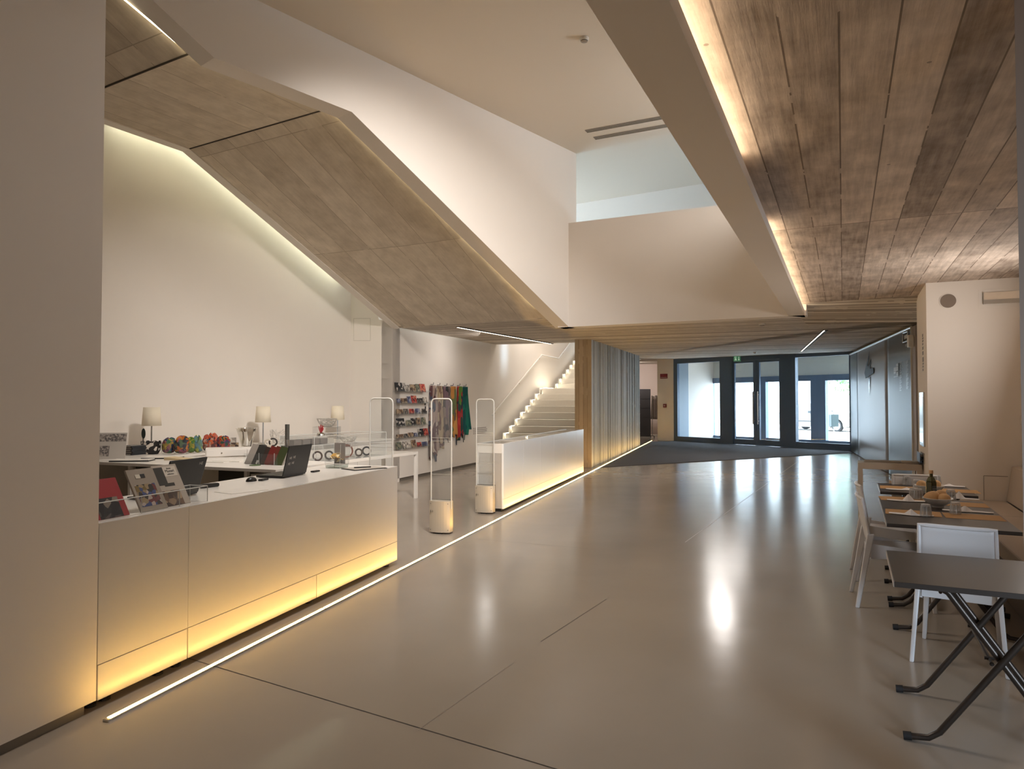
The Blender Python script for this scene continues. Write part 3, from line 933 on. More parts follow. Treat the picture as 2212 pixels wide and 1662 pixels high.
for i in (0, 2, 4):
    m = MB(); m.box(-0.028, -0.002, seams[i] + (0.003 if i else 0.0), seams[i + 2] - 0.003, 0.045, 0.186); m.build('plinth_panel', LAMC2, T2, bevel=0.001)
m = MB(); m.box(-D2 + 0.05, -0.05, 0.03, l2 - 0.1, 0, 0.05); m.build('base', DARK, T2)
for i in (0, 1, 2, 3, 4):
    y = (seams[i] + seams[i + 1]) / 2
    m = MB(); m.cyl((-D2 + 0.06, y, 0.86), 0.012, 0, 0.03, 8); m.build('lock', CHROME, T2)

# ================================================================== anti-theft gates
def gate(px, py_base, w_px, label, first=None):
    p = at_z(px, py_base)
    if first: return copy_tree(first, p, -radians(TC), label)
    g = thing('security_gate', label, 'security gate', p, -radians(TC), 'clear security gates at the shop entrance')
    w, h, r = 0.135, 1.655, 0.05
    path = [(-w, 0, 0.3), (-w, 0, h - r)] + [(-w + r - r * cos(a), 0, h - r + r * sin(a)) for a in (pi / 8, pi / 4, 3 * pi / 8, pi / 2)] + [(w - r + r * sin(a), 0, h - r + r * cos(a)) for a in (0, pi / 8, pi / 4, 3 * pi / 8, pi / 2)] + [(w, 0, 0.3)]
    m = MB(); m.tube(path, 0.0085, 8); m.build('frame', mat('pale_tube', sr(206, 202, 194), 0.3), g, smooth=True)
    m = MB(); m.box(-w + 0.004, w - 0.004, -0.003, 0.003, 0.38, h - 0.006); m.build('panel', ACRY, g)
    for z in (0.72, 1.13, 1.17):
        m = MB(); m.box(-w + 0.006, w - 0.006, -0.004, 0.004, z, z + 0.004); m.build('antenna_wire', mat('wire_grey', sr(176, 170, 160), 0.4), g)
    m = MB()
    n = 8
    for i in range(n):
        x0, x1 = -w + 2 * w * i / n, -w + 2 * w * (i + 1) / n
        b = lambda x: -0.05 - 0.035 * (1 - (x / w) ** 2)
        m.hexa([(x0, b(x0), 0.02), (x1, b(x1), 0.02), (x1, 0.045, 0.02), (x0, 0.045, 0.02), (x0, b(x0), 0.4), (x1, b(x1), 0.4), (x1, 0.045, 0.4), (x0, 0.045, 0.4)])
    m.build('base_cover', mat('gate_cover', sr(196, 184, 166), 0.35, 0.2), g)
    m = MB(); m.box(-0.05, 0.04, -0.07, 0.04, 0, 0.022); m.build('foot_plate', DARK, g)
    m = MB(); m.box(-w, w, 0.045, 0.062, 0.01, 0.41); m.build('rear_cover', mat('gate_rear', sr(120, 110, 96), 0.5), g)
    for x in (-w + 0.02, w - 0.02):
        for z in (0.05, 0.37):
            m = MB(); m.ell((x, -0.054 - 0.01, z), (0.006, 0.004, 0.006), 8, 4); m.build('screw', GREYB, g)
    m = MB()
    for x in (-0.112, -0.086):
        m.box(x, x + 0.003, -0.0735, -0.06, 0.258, 0.29); m.box(x - 0.006, x + 0.009, -0.0735, -0.06, 0.272, 0.276)
    m.build('emblem', GREYB, g)
    return g


g1 = gate(953, 1152, 47, 'clear security gate standing alone on the floor between the two counters')
gate(1048, 1109, 40, 'clear security gate standing against the near end of the display counter', g1)
gp = at_y(824, 868, 7.55); gp.z = 0
copy_tree(g1, gp, -radians(TC), 'clear security gate partly hidden behind the end of the reception counter')

# ================================================================== stair between the shop wall and the concrete wall
STEP = mat('stair_terrazzo', sr(214, 206, 192), 0.5, noise=0.05, nscale=30)
ST = thing('staircase', 'white staircase with glowing step ends', 'stairs', (0, 0, 0)); ST['kind'] = 'structure'
SG = VP(WB.pt(0, 0, 0.24), WB.deg)                   # line of the step ends, a hand's width off the shop wall
tops = [(1092, 939), (1104, 925), (1115, 910), (1126, 895), (1138.5, 880), (1150, 865.5), (1160.5, 851.6)]
ys = [SG.hit(px, py) for px, py in tops]
n1 = len(ys)
du = (ys[-1][0] - ys[0][0]) / (n1 - 1); dz = (ys[-1][1] - ys[0][1]) / (n1 - 1)
u0, z0 = ys[0]
k0 = int(round(z0 / dz)) - 1
u0 -= k0 * du; z0 = dz * 1.0; tot = n1 + k0
fz = ys[-1][1] / tot
wid = 2.75
seq = []
for k in range(tot): seq.append((u0 + k * du, fz * (k + 1)))
lz = fz * (tot + 1); lu = u0 + tot * du
lend = SG.hit(1204, 868)[0]
seq.append((lu, lz))
k = 1
uu = lend
while k < 9:
    seq.append((uu, lz + fz * k)); uu += du; k += 1
STL = mat('step_end_led', (1, 1, 1, 1), emit=(1.0, 0.96, 0.80, 1), estr=14.0)
for i, (a, z) in enumerate(seq):
    nxt = seq[i + 1][0] if i + 1 < len(seq) else a + 2.5
    m = MB(); wid = (meet(SG.pt(a), SG.pt(a) + SG.b, CW, -wth) - SG.pt(a)).length - 0.01; vbox(m, SG, a, nxt + 0.12, max(0, z - fz), z, 0.0, wid)
    m.build('step', STEP, ST, bevel=0.012)
for i, (a, z) in enumerate(seq):
    nxt = seq[i + 1][0] if i + 1 < len(seq) else a + 2.5
    m = MB(); vbox(m, SG, nxt - 0.30, nxt - 0.02, z - 0.05, z - 0.012, -0.05, -0.035)
    m.build('step_light', STL, ST)
    m = MB(); vbox(m, SG, a, nxt, z - fz, z + 0.015, -0.085, -0.07); m.build('step_light_shield', LAM, ST)  # plate added to keep the step light off the shop wall
m = MB(); vbox(m, SG, lu + 0.12, lend - 0.25, lz + 0.004, lz + 0.02, 0.02, 0.10); m.build('landing_light', LEDG, ST)
# handrail on the shop wall
HRP = VP(WB.pt(0, 0, 0.07), WB.deg)
hp = [HRP.hit(1063, 897), HRP.hit(1170, 767), HRP.hit(1206, 770), HRP.hit(1228, 744)]
hp[2] = (hp[2][0], hp[1][1]); sl_ = (hp[1][1] - hp[0][1]) / (hp[1][0] - hp[0][0])
hp[3] = (hp[2][0] + 2.0, hp[2][1] + 2.0 * sl_)
HR = thing('handrail', 'slim white handrail on the wall beside the stairs', 'handrail', WB.pt(0))
pts = [HRP.pt(a, z) - HR.location for a, z in hp]
m = MB(); m.tube(pts, 0.022, 8); m.build('rail', LAM, HR, smooth=True)
for i, t in ((0, 0.05), (0, 0.5), (0, 0.95), (2, 0.3)):
    p = lerp(pts[i], pts[i + 1], t)
    m = MB(); m.tube([p, p - Vector((0, 0, 0.05)), p - Vector((0, 0, 0.07)) - HRP.b * 0.07], 0.009, 6); m.build('bracket', CHROME, HR)

# ================================================================== postcard wall with clear ledges
PW = VP(WB.pt(0, 0, 0.0), WB.deg)
def pw(px, py): return PW.hit(px, py)


CARDS = {
    'dark red': patchwork('card_red', [sr(150, 40, 40), sr(186, 66, 58), sr(96, 34, 34), sr(200, 120, 96)], 22),
    'dark grey': patchwork('card_dark', [sr(52, 50, 50), sr(86, 78, 72), sr(34, 32, 34), sr(130, 118, 106)], 22),
    'brown': patchwork('card_brown', [sr(108, 84, 66), sr(146, 122, 98), sr(76, 60, 52), sr(168, 146, 118)], 22),
    'blue grey': patchwork('card_blue', [sr(70, 76, 110), sr(104, 108, 134), sr(60, 58, 80), sr(150, 150, 160)], 22),
    'grey green': patchwork('card_green', [sr(96, 100, 84), sr(128, 124, 104), sr(70, 74, 66), sr(160, 150, 130)], 22),
    'pale grey': patchwork('card_pale', [sr(186, 176, 164), sr(150, 140, 130), sr(204, 196, 184), sr(110, 102, 96)], 22),
    'black and white': patchwork('card_bw', [sr(24, 23, 25), sr(40, 38, 38), sr(180, 172, 164), sr(28, 28, 30)], 18),
}
rows = [
    (849, [(850, 829, 872, 848, 'black and white'), (872.5, 834, 881, 848, 'pale grey'), (882, 832, 894, 848, 'brown'), (894.5, 831, 903, 848, 'grey green'), (903.5, 831, 915, 848.5, 'dark red')]),
    (874, [(853, 857, 860, 867, 'blue grey'), (862, 862, 875, 873, 'brown'), (876, 856, 884, 871, 'blue grey'), (885, 856, 896, 872.5, 'dark red'), (897, 861, 909.5, 872, 'dark grey'), (910, 857, 919, 870, 'pale grey')]),
    (897, [(852, 887, 866, 898, 'brown'), (868, 885.5, 877, 897, 'dark grey'), (880, 885.5, 890, 896.5, 'dark red'), (893, 885, 903, 896.5, 'blue grey'), (908, 885, 916, 895.5, 'dark grey')]),
    (922, [(853, 905, 870, 922, 'black and white'), (873, 909, 884, 921, 'grey green'), (884.5, 904, 894, 919.5, 'black and white'), (896, 903, 904, 919, 'brown'), (907, 903, 916, 919, 'grey green')]),
    (947, [(852, 938.5, 867, 947, 'brown'), (868.5, 938.5, 876, 947, 'dark grey'), (877.5, 936, 889, 946, 'brown'), (890, 935, 898, 943.5, 'blue grey'), (901, 927, 911, 943, 'black and white'), (911, 926, 921, 942, 'dark red')]),
    (970, [(852, 955.5, 864, 971, 'grey green'), (867, 955, 884, 970, 'pale grey'), (885.5, 952, 895, 968.5, 'brown'), (897, 956, 906, 966, 'dark red'), (908, 954, 919, 963.5, 'blue grey')]),
]
ORD = ['first', 'second', 'third', 'fourth', 'fifth', 'sixth']
RN = ['top', 'second', 'third', 'fourth', 'fifth', 'lowest']
CR = thing('postcard_rack', 'clear wall rack of six ledges holding postcards and books', 'display rack', PW.pt(pw(850, 868)[0], 1.0), PW.rz)
org = CR.location
cu0, cu1 = pw(849, 868)[0] - 0.02, pw(921, 868)[0]
def cl(u, z, o):   # plane (u,z,off) to the rack's own frame
    return (o, u - pw(850, 868)[0], z - 1.0)


for ri, (yb, cards) in enumerate(rows):
    zs = pw(885, yb - 3)[1]
    m = MB(); m.box(0.002, 0.075, cu0 - cu0 - 0.03, cu1 - cu0 + 0.05, zs - 0.012 - 1.0, zs - 0.006 - 1.0); m.box(0.07, 0.075, -0.03, cu1 - cu0 + 0.05, zs - 0.012 - 1, zs + 0.025 - 1)
    m.build('ledge', ACRY, CR)
    for ci, (x0, y0, x1, y1, c) in enumerate(cards):
        ua, ub_ = pw(x0, 868)[0], pw(x1, 868)[0]
        h = (pw((x0 + x1) / 2, y0)[1] - pw((x0 + x1) / 2, y1)[1])
        m = MB(); m.T = Matrix.Rotation(radians(-12), 4, 'Y')
        m.box(0, 0.006, 0, ub_ - ua, 0, h)
        lab = '%s %s, %s from the left on the %s ledge of the postcard rack' % (c, 'book' if h > 0.22 else 'card', ORD[ci], RN[ri])
        cd = m.build('postcard', CARDS[c], loc=PW.pt(ua, zs - 0.004, 0.055), rz=PW.rz)
        tag(cd, lab, 'card', 'cards and books in the wall rack')
for k, (x, y) in enumerate(((917, 873), (917.5, 881), (919.5, 890))):
    m = MB(); q_ = pw(x, y); m.box(0, 0.004, 0, 0.05, 0, 0.06 if k != 1 else 0.09)
    tag(m.build('wall_card', CARDS['black and white'], loc=PW.pt(q_[0], q_[1] - 0.04, 0.003), rz=PW.rz), 'tiny dark card stuck on the wall right of the postcard rack, ' + ('uppermost', 'middle one', 'lowest')[k], 'card', 'tiny cards on the wall')

# ================================================================== scarves on pegs
SCF = [
    ('grey pink and blue printed', [sr(120, 110, 104), sr(164, 140, 128), sr(70, 74, 88), sr(92, 60, 60), sr(180, 164, 150)], 930, 833, 941, 1010, 0.19, 0.20),
    ('cream and dark patterned', [sr(150, 128, 104), sr(60, 52, 46), sr(170, 150, 120), sr(96, 62, 54), sr(120, 96, 80)], 944, 834, 953.5, 972, 0.19, 0.18),
    ('brown and violet printed', [sr(96, 82, 76), sr(70, 60, 56), sr(112, 88, 92), sr(130, 110, 96), sr(54, 50, 50)], 959, 835, 971, 965, 0.20, 0.19),
    ('ochre and green', [sr(176, 120, 58), sr(160, 106, 48), sr(96, 104, 62), sr(186, 134, 72), sr(80, 70, 62)], 973, 835, 990, 946, 0.19, 0.20),
    ('red and green patterned', [sr(160, 42, 38), sr(40, 66, 58), sr(178, 58, 48), sr(86, 120, 44), sr(44, 50, 62), sr(150, 60, 60)], 987.5, 835, 1000, 963, 0.18, 0.19),
    ('teal green fringed', [sr(22, 104, 86), sr(16, 84, 78), sr(30, 120, 92), sr(14, 72, 70)], 1001, 836, 1014, 952, 0.16, 0.21),
]
for k, (nm, cols, xp_, y0, x1_, y1, wt, wb_) in enumerate(SCF):
    mt = patchwork('scarf_%d' % k, cols, 13.0 if k not in (3, 5) else 7.0, 0.9, (1.0, 1.0, 0.35), 0.12)
    up = pw(xp_, 868)[0]; zt = pw(xp_, y0)[1]; zb_ = pw(xp_, y1)[1]
    peg = thing('wall_peg', 'dark peg holding the %s scarf' % nm, 'peg', PW.pt(up, zt + 0.02), PW.rz, 'scarf pegs on the far shop wall')
    m = MB(); m.tube([(0, 0, 0), (0.07, 0, 0), (0.075, 0, 0.045)], 0.007, 6); m.build('hook', DARK, peg)
    rr = random.Random(k)
    ph = [rr.uniform(0, 6) for _ in range(4)]
    H = zt - zb_
    leng = [rr.uniform(0.0, 0.22) for _ in range(7)]
    def fn(a, v):
        # a across, v down; drapes widen downwards, with folds
        w = (wt + (wb_ * 1.6 - wt) * v) * 0.72
        ragged = leng[min(6, int(a * 6.99))] * (v ** 3)
        y = (a - 0.35) * w * 2.0
        x = 0.05 + (0.022 + 0.018 * v) * sin(a * 15 + ph[0] + 1.5 * v) + 0.01 * sin(a * 29 + ph[1])
        x -= 0.02 * (2 * a - 1) ** 2
        return (max(0.012, x), y + 0.02 * v * sin(v * 5 + ph[2]), -v * (H - ragged * H))
    m = MB(); m.grid(fn, 22, 24)
    sc = m.build('scarf', mt, loc=PW.pt(up + 0.02, zt + 0.0), rz=PW.rz, smooth=True, solid=0.006)
    tag(sc, '%s scarf hanging from a peg on the far shop wall' % nm, 'scarf', 'scarves hanging in a row')

# small wall text under the scarves and a socket
WT = mat('wall_text', sr(120, 108, 98), 0.7)
q_ = pw(1022, 925)
tx = thing('wall_text_panel', 'small lines of grey lettering on the wall behind the end of the display counter', 'wall text', PW.pt(q_[0], q_[1], 0.004), PW.rz)
m = MB()
for j in range(4):
    m.box(0, 0.001, 0.12, 0.12 + (0.75, 0.82, 0.8, 0.7)[j], -0.02 - j * 0.045, -0.004 - j * 0.045)
    m.box(0, 0.001, 0.0, 0.07, -0.02 - j * 0.045, -0.004 - j * 0.045)
m.build('lettering', WT, tx)
# ================================================================== things on the reception counter
ZC = HT1 + 0.0005
def onc(px, py, z=None): return at_z(px, py, ZC if z is None else z)


PAPER = mat('white_paper', sr(226, 220, 210), 0.8)
def laptop(label, hl, deg, lid_h, lean, text=None, base=True):
    """hl: near end of the hinge on the worktop; the lid faces the visitor"""
    t = thing('laptop', label, 'laptop', Vector((hl.x, hl.y, ZC)), -radians(deg), 'open black laptops on the reception counter')
    w = 0.365
    m = MB(); m.box(-0.25, 0.0, 0, w, 0.004, 0.02); m.build('base', BLACK, t, bevel=0.003)
    m = MB(); m.box(-0.22, -0.09, 0.02, w - 0.02, 0.0202, 0.0215); m.build('keyboard', mat('keys', sr(46, 45, 46), 0.5), t)
    k = atan2(lean, lid_h)
    R = Matrix.Translation((0.002, 0, 0.016)) @ Matrix.Rotation(k, 4, 'Y')
    m = MB(); m.T = R; m.box(-0.004, 0.006, 0.0, w, 0, sqrt(lid_h ** 2 + lean ** 2)); lid = m.build('lid', BLACK, t, bevel=0.005)
    m = MB(); m.T = R; m.box(-0.0045, -0.0042, 0.012, w - 0.012, 0.015, lid_h - 0.012); m.build('screen', mat('laptop_screen', sr(60, 66, 76), 0.2), t)
    if text:
        for (ty, tz, s_) in text:
            p = R @ Vector((0.0065, ty, tz))
            lo_ = lettering(s_, 0.03, mat('lid_print', sr(196, 190, 184), 0.5), t, p, (pi / 2, 0, pi / 2 + 0.0))
            lo_.rotation_euler = (Matrix.Rotation(k, 3, 'Y') @ Matrix.Rotation(pi / 2, 3, 'Z') @ Matrix.Rotation(pi / 2, 3, 'X')).to_euler()
    return t


laptop('open black laptop nearest the left wall on the reception counter, behind the brochures', onc(344, 1083), 14, 0.245, 0.075, [(0.31, 0.215, 'HE')])
laptop('open black laptop with four pale marks on its lid, middle of the reception counter', onc(609, 1034), 15, 0.255, 0.06, [(0.06, 0.155, 'HE'), (0.115, 0.16, 'HE'), (0.055, 0.105, 'HE'), (0.11, 0.11, 'HE')])


def simple(name, label, cat, loc, rz, mb, mt, bevel=0.0, group=None, smooth=False):
    return tag(mb.build(name, mt, loc=loc, rz=rz, bevel=bevel, smooth=smooth), label, cat, group)


RZC = C1.rz
# desk phone, mouse, small scanner, pen holder dish
p = onc(452, 1053); t = thing('handset', 'black cordless handset lying on the reception counter beside the left laptop', 'phone', p, RZC - 0.2)
m = MB(); m.box(-0.025, 0.025, -0.075, 0.075, 0, 0.028); m.build('body', BLACK, t, bevel=0.01)
m = MB(); m.box(-0.016, 0.016, -0.05, 0.005, 0.0282, 0.0295); m.build('keypad', mat('keys2', sr(80, 80, 80), 0.5), t)
p = onc(543, 1040); m = MB(); m.ell((0, 0, 0.0), (0.034, 0.055, 0.036), 16, 10); m.v = [Vector((v.x, v.y, max(0, v.z))) for v in m.v]
simple('computer_mouse', 'black computer mouse on the reception counter left of the right laptop', 'mouse', p, RZC, m, BLACK, smooth=True)
p = onc(570, 1038); m = MB(); m.box(-0.02, 0.02, -0.06, 0.045, 0, 0.015)
simple('remote_control', 'small black remote lying against the right laptop', 'remote', p, RZC + 0.15, m, BLACK, 0.005)
p = onc(681, 1020); m = MB(); m.box(-0.02, 0.02, -0.05, 0.05, 0, 0.014)
simple('card_reader', 'small black card reader on the counter right of the right laptop', 'card reader', p, RZC, m, BLACK, 0.005)
p = onc(522, 1061); m = MB(); m.box(-0.105, 0.105, -0.15, 0.15, 0, 0.002)
simple('paper_sheet', 'white sheet of paper flat on the reception counter', 'paper', p, RZC - 0.3, m, PAPER)
# clipboard with pen
p = onc(787, 1013); t = thing('clipboard', 'grey clipboard with a dark pen at the right end of the reception counter', 'clipboard', p, RZC - 0.5)
m = MB(); m.box(-0.12, 0.12, -0.18, 0.18, 0, 0.006); m.build('board', BLACK, t)
m = MB(); m.box(-0.112, 0.112, -0.172, 0.172, 0.006, 0.010); m.build('paper', mat('grey_paper', sr(178, 168, 156), 0.8), t)
m = MB(); m.tube([(-0.02, -0.1, 0.016), (0.02, 0.06, 0.016)], 0.006, 8); m.build('pen', BLACK, t)
# glass vase with paper slips and grey board in it
p = onc(728, 1011); t = thing('glass_vase', 'tapered clear glass vase holding cream paper slips on the reception counter', 'vase', p, RZC)
m = MB()
def sq(w, z): return [(-w, -w, z), (w, -w, z), (w, w, z), (-w, w, z)]
m.add(sq(0.075, 0.0) + sq(0.075, 0.03), [(0, 3, 2, 1), (4, 5, 6, 7), (0, 1, 5, 4), (1, 2, 6, 5), (2, 3, 7, 6), (3, 0, 4, 7)]); m.build('base', glass('thick_glass', tint=(0.72, 0.76, 0.74, 1), ior=1.5), t)
m = MB(); m.add(sq(0.075, 0.03) + sq(0.098, 0.235), [(0, 1, 5, 4), (1, 2, 6, 5), (2, 3, 7, 6), (3, 0, 4, 7)]); m.build('wall', ACRY, t)
m = MB()
for a, b_ in ((-1, -1), (1, -1), (1, 1), (-1, 1)): m.tube([(a * 0.075, b_ * 0.075, 0.0), (a * 0.098, b_ * 0.098, 0.235)], 0.0022, 4)
m.build('edge', ACRYEDGE, t)
m = MB(); r9 = random.Random(5)
for i in range(9):
    m.T = Matrix.Translation((r9.uniform(-0.04, 0.04), r9.uniform(-0.04, 0.04), 0.07 + 0.008 * i)) @ Matrix.Rotation(r9.uniform(0, 6), 4, 'Z') @ Matrix.Rotation(r9.uniform(-0.9, 0.9), 4, 'X')
    m.cur = i % 2; m.box(-0.03, 0.03, -0.02, 0.02, 0, 0.002)
m.build('paper_slips', [mat('cream_slip', sr(226, 204, 160), 0.8), mat('gold_slip', sr(196, 150, 70), 0.8)], t)
m = MB(); m.box(-0.06, 0.06, 0.05, 0.053, 0.035, 0.24); m.build('card', mat('grey_card', sr(150, 142, 136), 0.8), t)

# clear brochure holder with booklets
hb = onc(213, 1128)
t = thing('brochure_holder', 'clear acrylic brochure holder at the left end of the reception counter', 'brochure holder', C1.pt(uL, ZC, -0.045), RZC)
m = MB(); e = 0.004; w4 = 0.86
def rail(a, b_): m.tube([a, b_], 0.003, 4)
for y in (0.03, 0.33, 0.62, w4):
    m.cur = 0; m.quad((-0.002, y, 0), (-0.14, y, 0), (-0.14, y, 0.10), (-0.002, y, 0.10))
    m.cur = 1; rail((-0.002, y, 0.0), (-0.002, y, 0.1))
m.cur = 0; m.quad((-0.002, 0.03, 0), (-0.002, w4, 0), (-0.002, w4, 0.1), (-0.002, 0.03, 0.1)); m.quad((-0.14, 0.62, 0), (-0.14, w4, 0), (-0.14, w4, 0.1), (-0.14, 0.62, 0.1))
m.cur = 1; rail((-0.14, w4, 0), (-0.14, w4, 0.1)); rail((-0.14, w4, 0.1), (-0.002, w4, 0.1)); rail((-0.002, 0.62, 0.1), (-0.002, w4, 0.1)); rail((-0.002, 0.03, 0.1), (-0.002, 0.62, 0.1)); rail((-0.14, 0.62, 0.1), (-0.14, w4, 0.1))
m.build('pockets', [ACRY, ACRYEDGE], t)


def booklet(label, y0, w, h, matx, x0=-0.035, tilt=28, extra=None):
    b = thing('booklet', label, 'booklet', C1.pt(uL + y0, ZC + 0.002, -0.045 + x0), RZC, 'booklets in the brochure holder')
    R = Matrix.Rotation(radians(-tilt), 4, 'Y')
    m = MB(); m.T = R; m.box(-0.012, 0.0, 0, w, 0, h); m.build('pages', matx, b)
    if extra: extra(b, R)
    return b


def ex_red(b, R):
    m = MB(); m.T = R; m.box(0, 0.001, 0.05, 0.2, 0.0, 0.12); m.build('cover_picture', CARDS['dark grey'], b)
    m = MB(); m.T = R; m.box(0.001, 0.002, 0.04, 0.09, 0.185, 0.205); m.build('cover_mark', mat('print_black', sr(30, 28, 28), 0.6), b)


def ex_mosaic(b, R):
    m = MB(); m.T = R; m.box(0, 0.001, 0.02, 0.17, 0.03, 0.17)
    m.build('cover_picture', patchwork('mosaic', [sr(110, 60, 60), sr(70, 80, 120), sr(150, 130, 100), sr(60, 56, 54), sr(120, 100, 60), sr(176, 160, 150)], 40), b)
    m = MB(); m.T = R; m.cur = 0; m.box(0.001, 0.002, 0.05, 0.085, 0.21, 0.235); m.cur = 1; m.box(0.001, 0.002, 0.085, 0.12, 0.21, 0.235)
    m.build('cover_mark', [mat('mark_white', sr(200, 192, 176), 0.6), mat('print_black', sr(30, 28, 28), 0.6)], b)


def ex_title(b, R):
    m = MB(); m.T = R; m.box(0, 0.001, 0.08, 0.185, 0.195, 0.262); m.build('title_label', mat('label_cream', sr(206, 196, 182), 0.7), b)
    rot = (Matrix.Rotation(radians(-28), 3, 'Y') @ Matrix.Rotation(pi / 2, 3, 'Z') @ Matrix.Rotation(pi / 2, 3, 'X')).to_euler()
    for s_, z, sz in (('Bruno', 0.248, 0.014), ('Munari', 0.23, 0.026), ('politecnico', 0.209, 0.012)):
        lettering(s_, sz, mat('print_black', sr(30, 28, 28), 0.6), b, R @ Vector((0.0015, 0.13, z)), rot)
    m = MB(); m.T = R; m.box(0, 0.001, 0.0, 0.08, 0.14, 0.26); m.box(0, 0.0012, 0.05, 0.13, 0.13, 0.15); m.build('cover_drawing', mat('drawing_dark', sr(58, 54, 48), 0.7), b)
    m = MB(); m.T = R; m.box(0, 0.001, 0.01, 0.15, 0.0, 0.1); m.build('cover_picture', CARDS['brown'], b)


GREYBK = mat('booklet_grey', sr(150, 138, 124), 0.7)
booklet('red booklet with a small black mark at the far left of the brochure holder', 0.04, 0.24, 0.235, mat('booklet_red', sr(150, 36, 40), 0.6), extra=ex_red)
booklet('grey booklet with a colourful mosaic picture in the middle of the brochure holder', 0.36, 0.2, 0.27, GREYBK, -0.03, extra=ex_mosaic)
booklet('grey booklet titled in black on a cream label, right pocket of the brochure holder', 0.575, 0.2, 0.275, mat('booklet_pale', sr(176, 164, 150), 0.7), -0.055, extra=ex_title)

# ------------------------------------------------------------------ on the return desk
def ond(px, py): return at_z(px, py, ZC)


p = ond(238, 992); t = thing('table_sign', 'grey printed display sign leaning on the return desk against the left wall edge', 'sign', p, RZC + 0.5)
m = MB(); m.T = Matrix.Rotation(radians(-14), 4, 'X'); m.box(-0.2, 0.15, 0, 0.012, 0, 0.30); m.build('board', mat('sign_grey', sr(186, 178, 168), 0.6), t)
m = MB(); m.T = Matrix.Rotation(radians(-14), 4, 'X'); m.box(-0.2, 0.145, -0.001, 0, 0.2, 0.285); m.box(-0.12, -0.02, -0.001, 0, 0.03, 0.15)
m.build('printed_pattern', patchwork('sign_print', [sr(120, 112, 106), sr(170, 160, 150), sr(96, 90, 88), sr(150, 140, 132)], 60), t)
p = ond(274, 984)
for k in range(5):
    m = MB(); m.box(-0.11, 0.11, -0.1, 0.1, 0, 0.0215); m.cur = 1; m.box(-0.106, 0.09, -0.1005, 0.098, 0.006, 0.0155)
    lab = 'black book in the flat stack on the return desk, ' + ('bottom one', 'second from the bottom', 'middle one', 'second from the top', 'top one')[k]
    tag(m.build('book', [BLACK, mat('page_edge', sr(150, 142, 132), 0.8)], loc=p + Vector((0.01 * (k % 2), 0.12, 0.0225 * k)), rz=radians(-22)), lab, 'book', 'stack of black books')
for k, (px, py, lab) in enumerate(((278, 998, 'open black-edged catalogue lying flat on the return desk, left of the other one'), (345, 992, 'open black-edged catalogue lying flat on the return desk, right of the other one'))):
    t = thing('catalogue', lab, 'book', ond(px, py), radians(8), 'open catalogues')
    m = MB(); m.box(-0.2, 0.2, 0, 0.2, 0, 0.012); m.build('cover', BLACK, t)
    m = MB(); m.hexa([(-0.195, 0.004, 0.012), (0.0, 0.004, 0.012), (0, 0.196, 0.012), (-0.195, 0.196, 0.012), (-0.195, 0.004, 0.02), (0.0, 0.004, 0.014), (0, 0.196, 0.014), (-0.195, 0.196, 0.02)])
    m.hexa([(0.0, 0.004, 0.012), (0.195, 0.004, 0.012), (0.195, 0.196, 0.012), (0.0, 0.196, 0.012), (0.0, 0.004, 0.014), (0.195, 0.004, 0.02), (0.195, 0.196, 0.02), (0.0, 0.196, 0.014)])
    m.build('pages', PAPER, t)
p = ond(385, 994); m = MB(); m.add([(-0.14, -0.05, 0), (0.14, -0.08, 0), (0.13, 0.1, 0.0), (-0.12, 0.1, 0), (-0.14, -0.05, 0.03), (0.14, -0.08, 0.012), (0.13, 0.1, 0.012), (-0.12, 0.1, 0.03)], [(0, 3, 2, 1), (4, 5, 6, 7), (0, 1, 5, 4), (1, 2, 6, 5), (2, 3, 7, 6), (3, 0, 4, 7)])
simple('folder', 'cream cardboard folder on the return desk behind the left laptop', 'folder', p, radians(-10), m, mat('cream_folder', sr(206, 184, 146), 0.8))
for k, (px, py, dx) in enumerate(((470, 998, 0.3), (498, 997, 0.0))):
    m = MB(); m.box(-0.15, 0.15, -0.1, 0.1, 0, 0.006 + 0.004 * k)
    simple('paper_stack', ('thin stack of white papers on the return desk, just right of the left laptop', 'thicker stack of white papers on the return desk in front of the low drawer box')[k], 'papers', ond(px, py), radians(-15 + 9 * k), m, PAPER)
p = ond(480, 992); t = thing('drawer_box', 'low white drawer box on the return desk under the scarf jars', 'drawer box', p + Vector((0.06, 0.3, 0)), radians(-158 + 180))
m = MB(); m.box(-0.35, 0.28, 0, 0.3, 0, 0.10); m.build('case', LAM, t, bevel=0.003)
for x0, x1 in ((-0.34, 0.09), (0.1, 0.27)):
    m = MB(); m.box(x0, x1, -0.008, 0.0, 0.012, 0.088); d_ = m.build('drawer', LAM, t, bevel=0.002)
    m = MB(); m.ell(((x0 + x1) / 2 - 0.05, -0.012, 0.05), 0.008, 8, 6); m.build('knob', GREYB, d_)
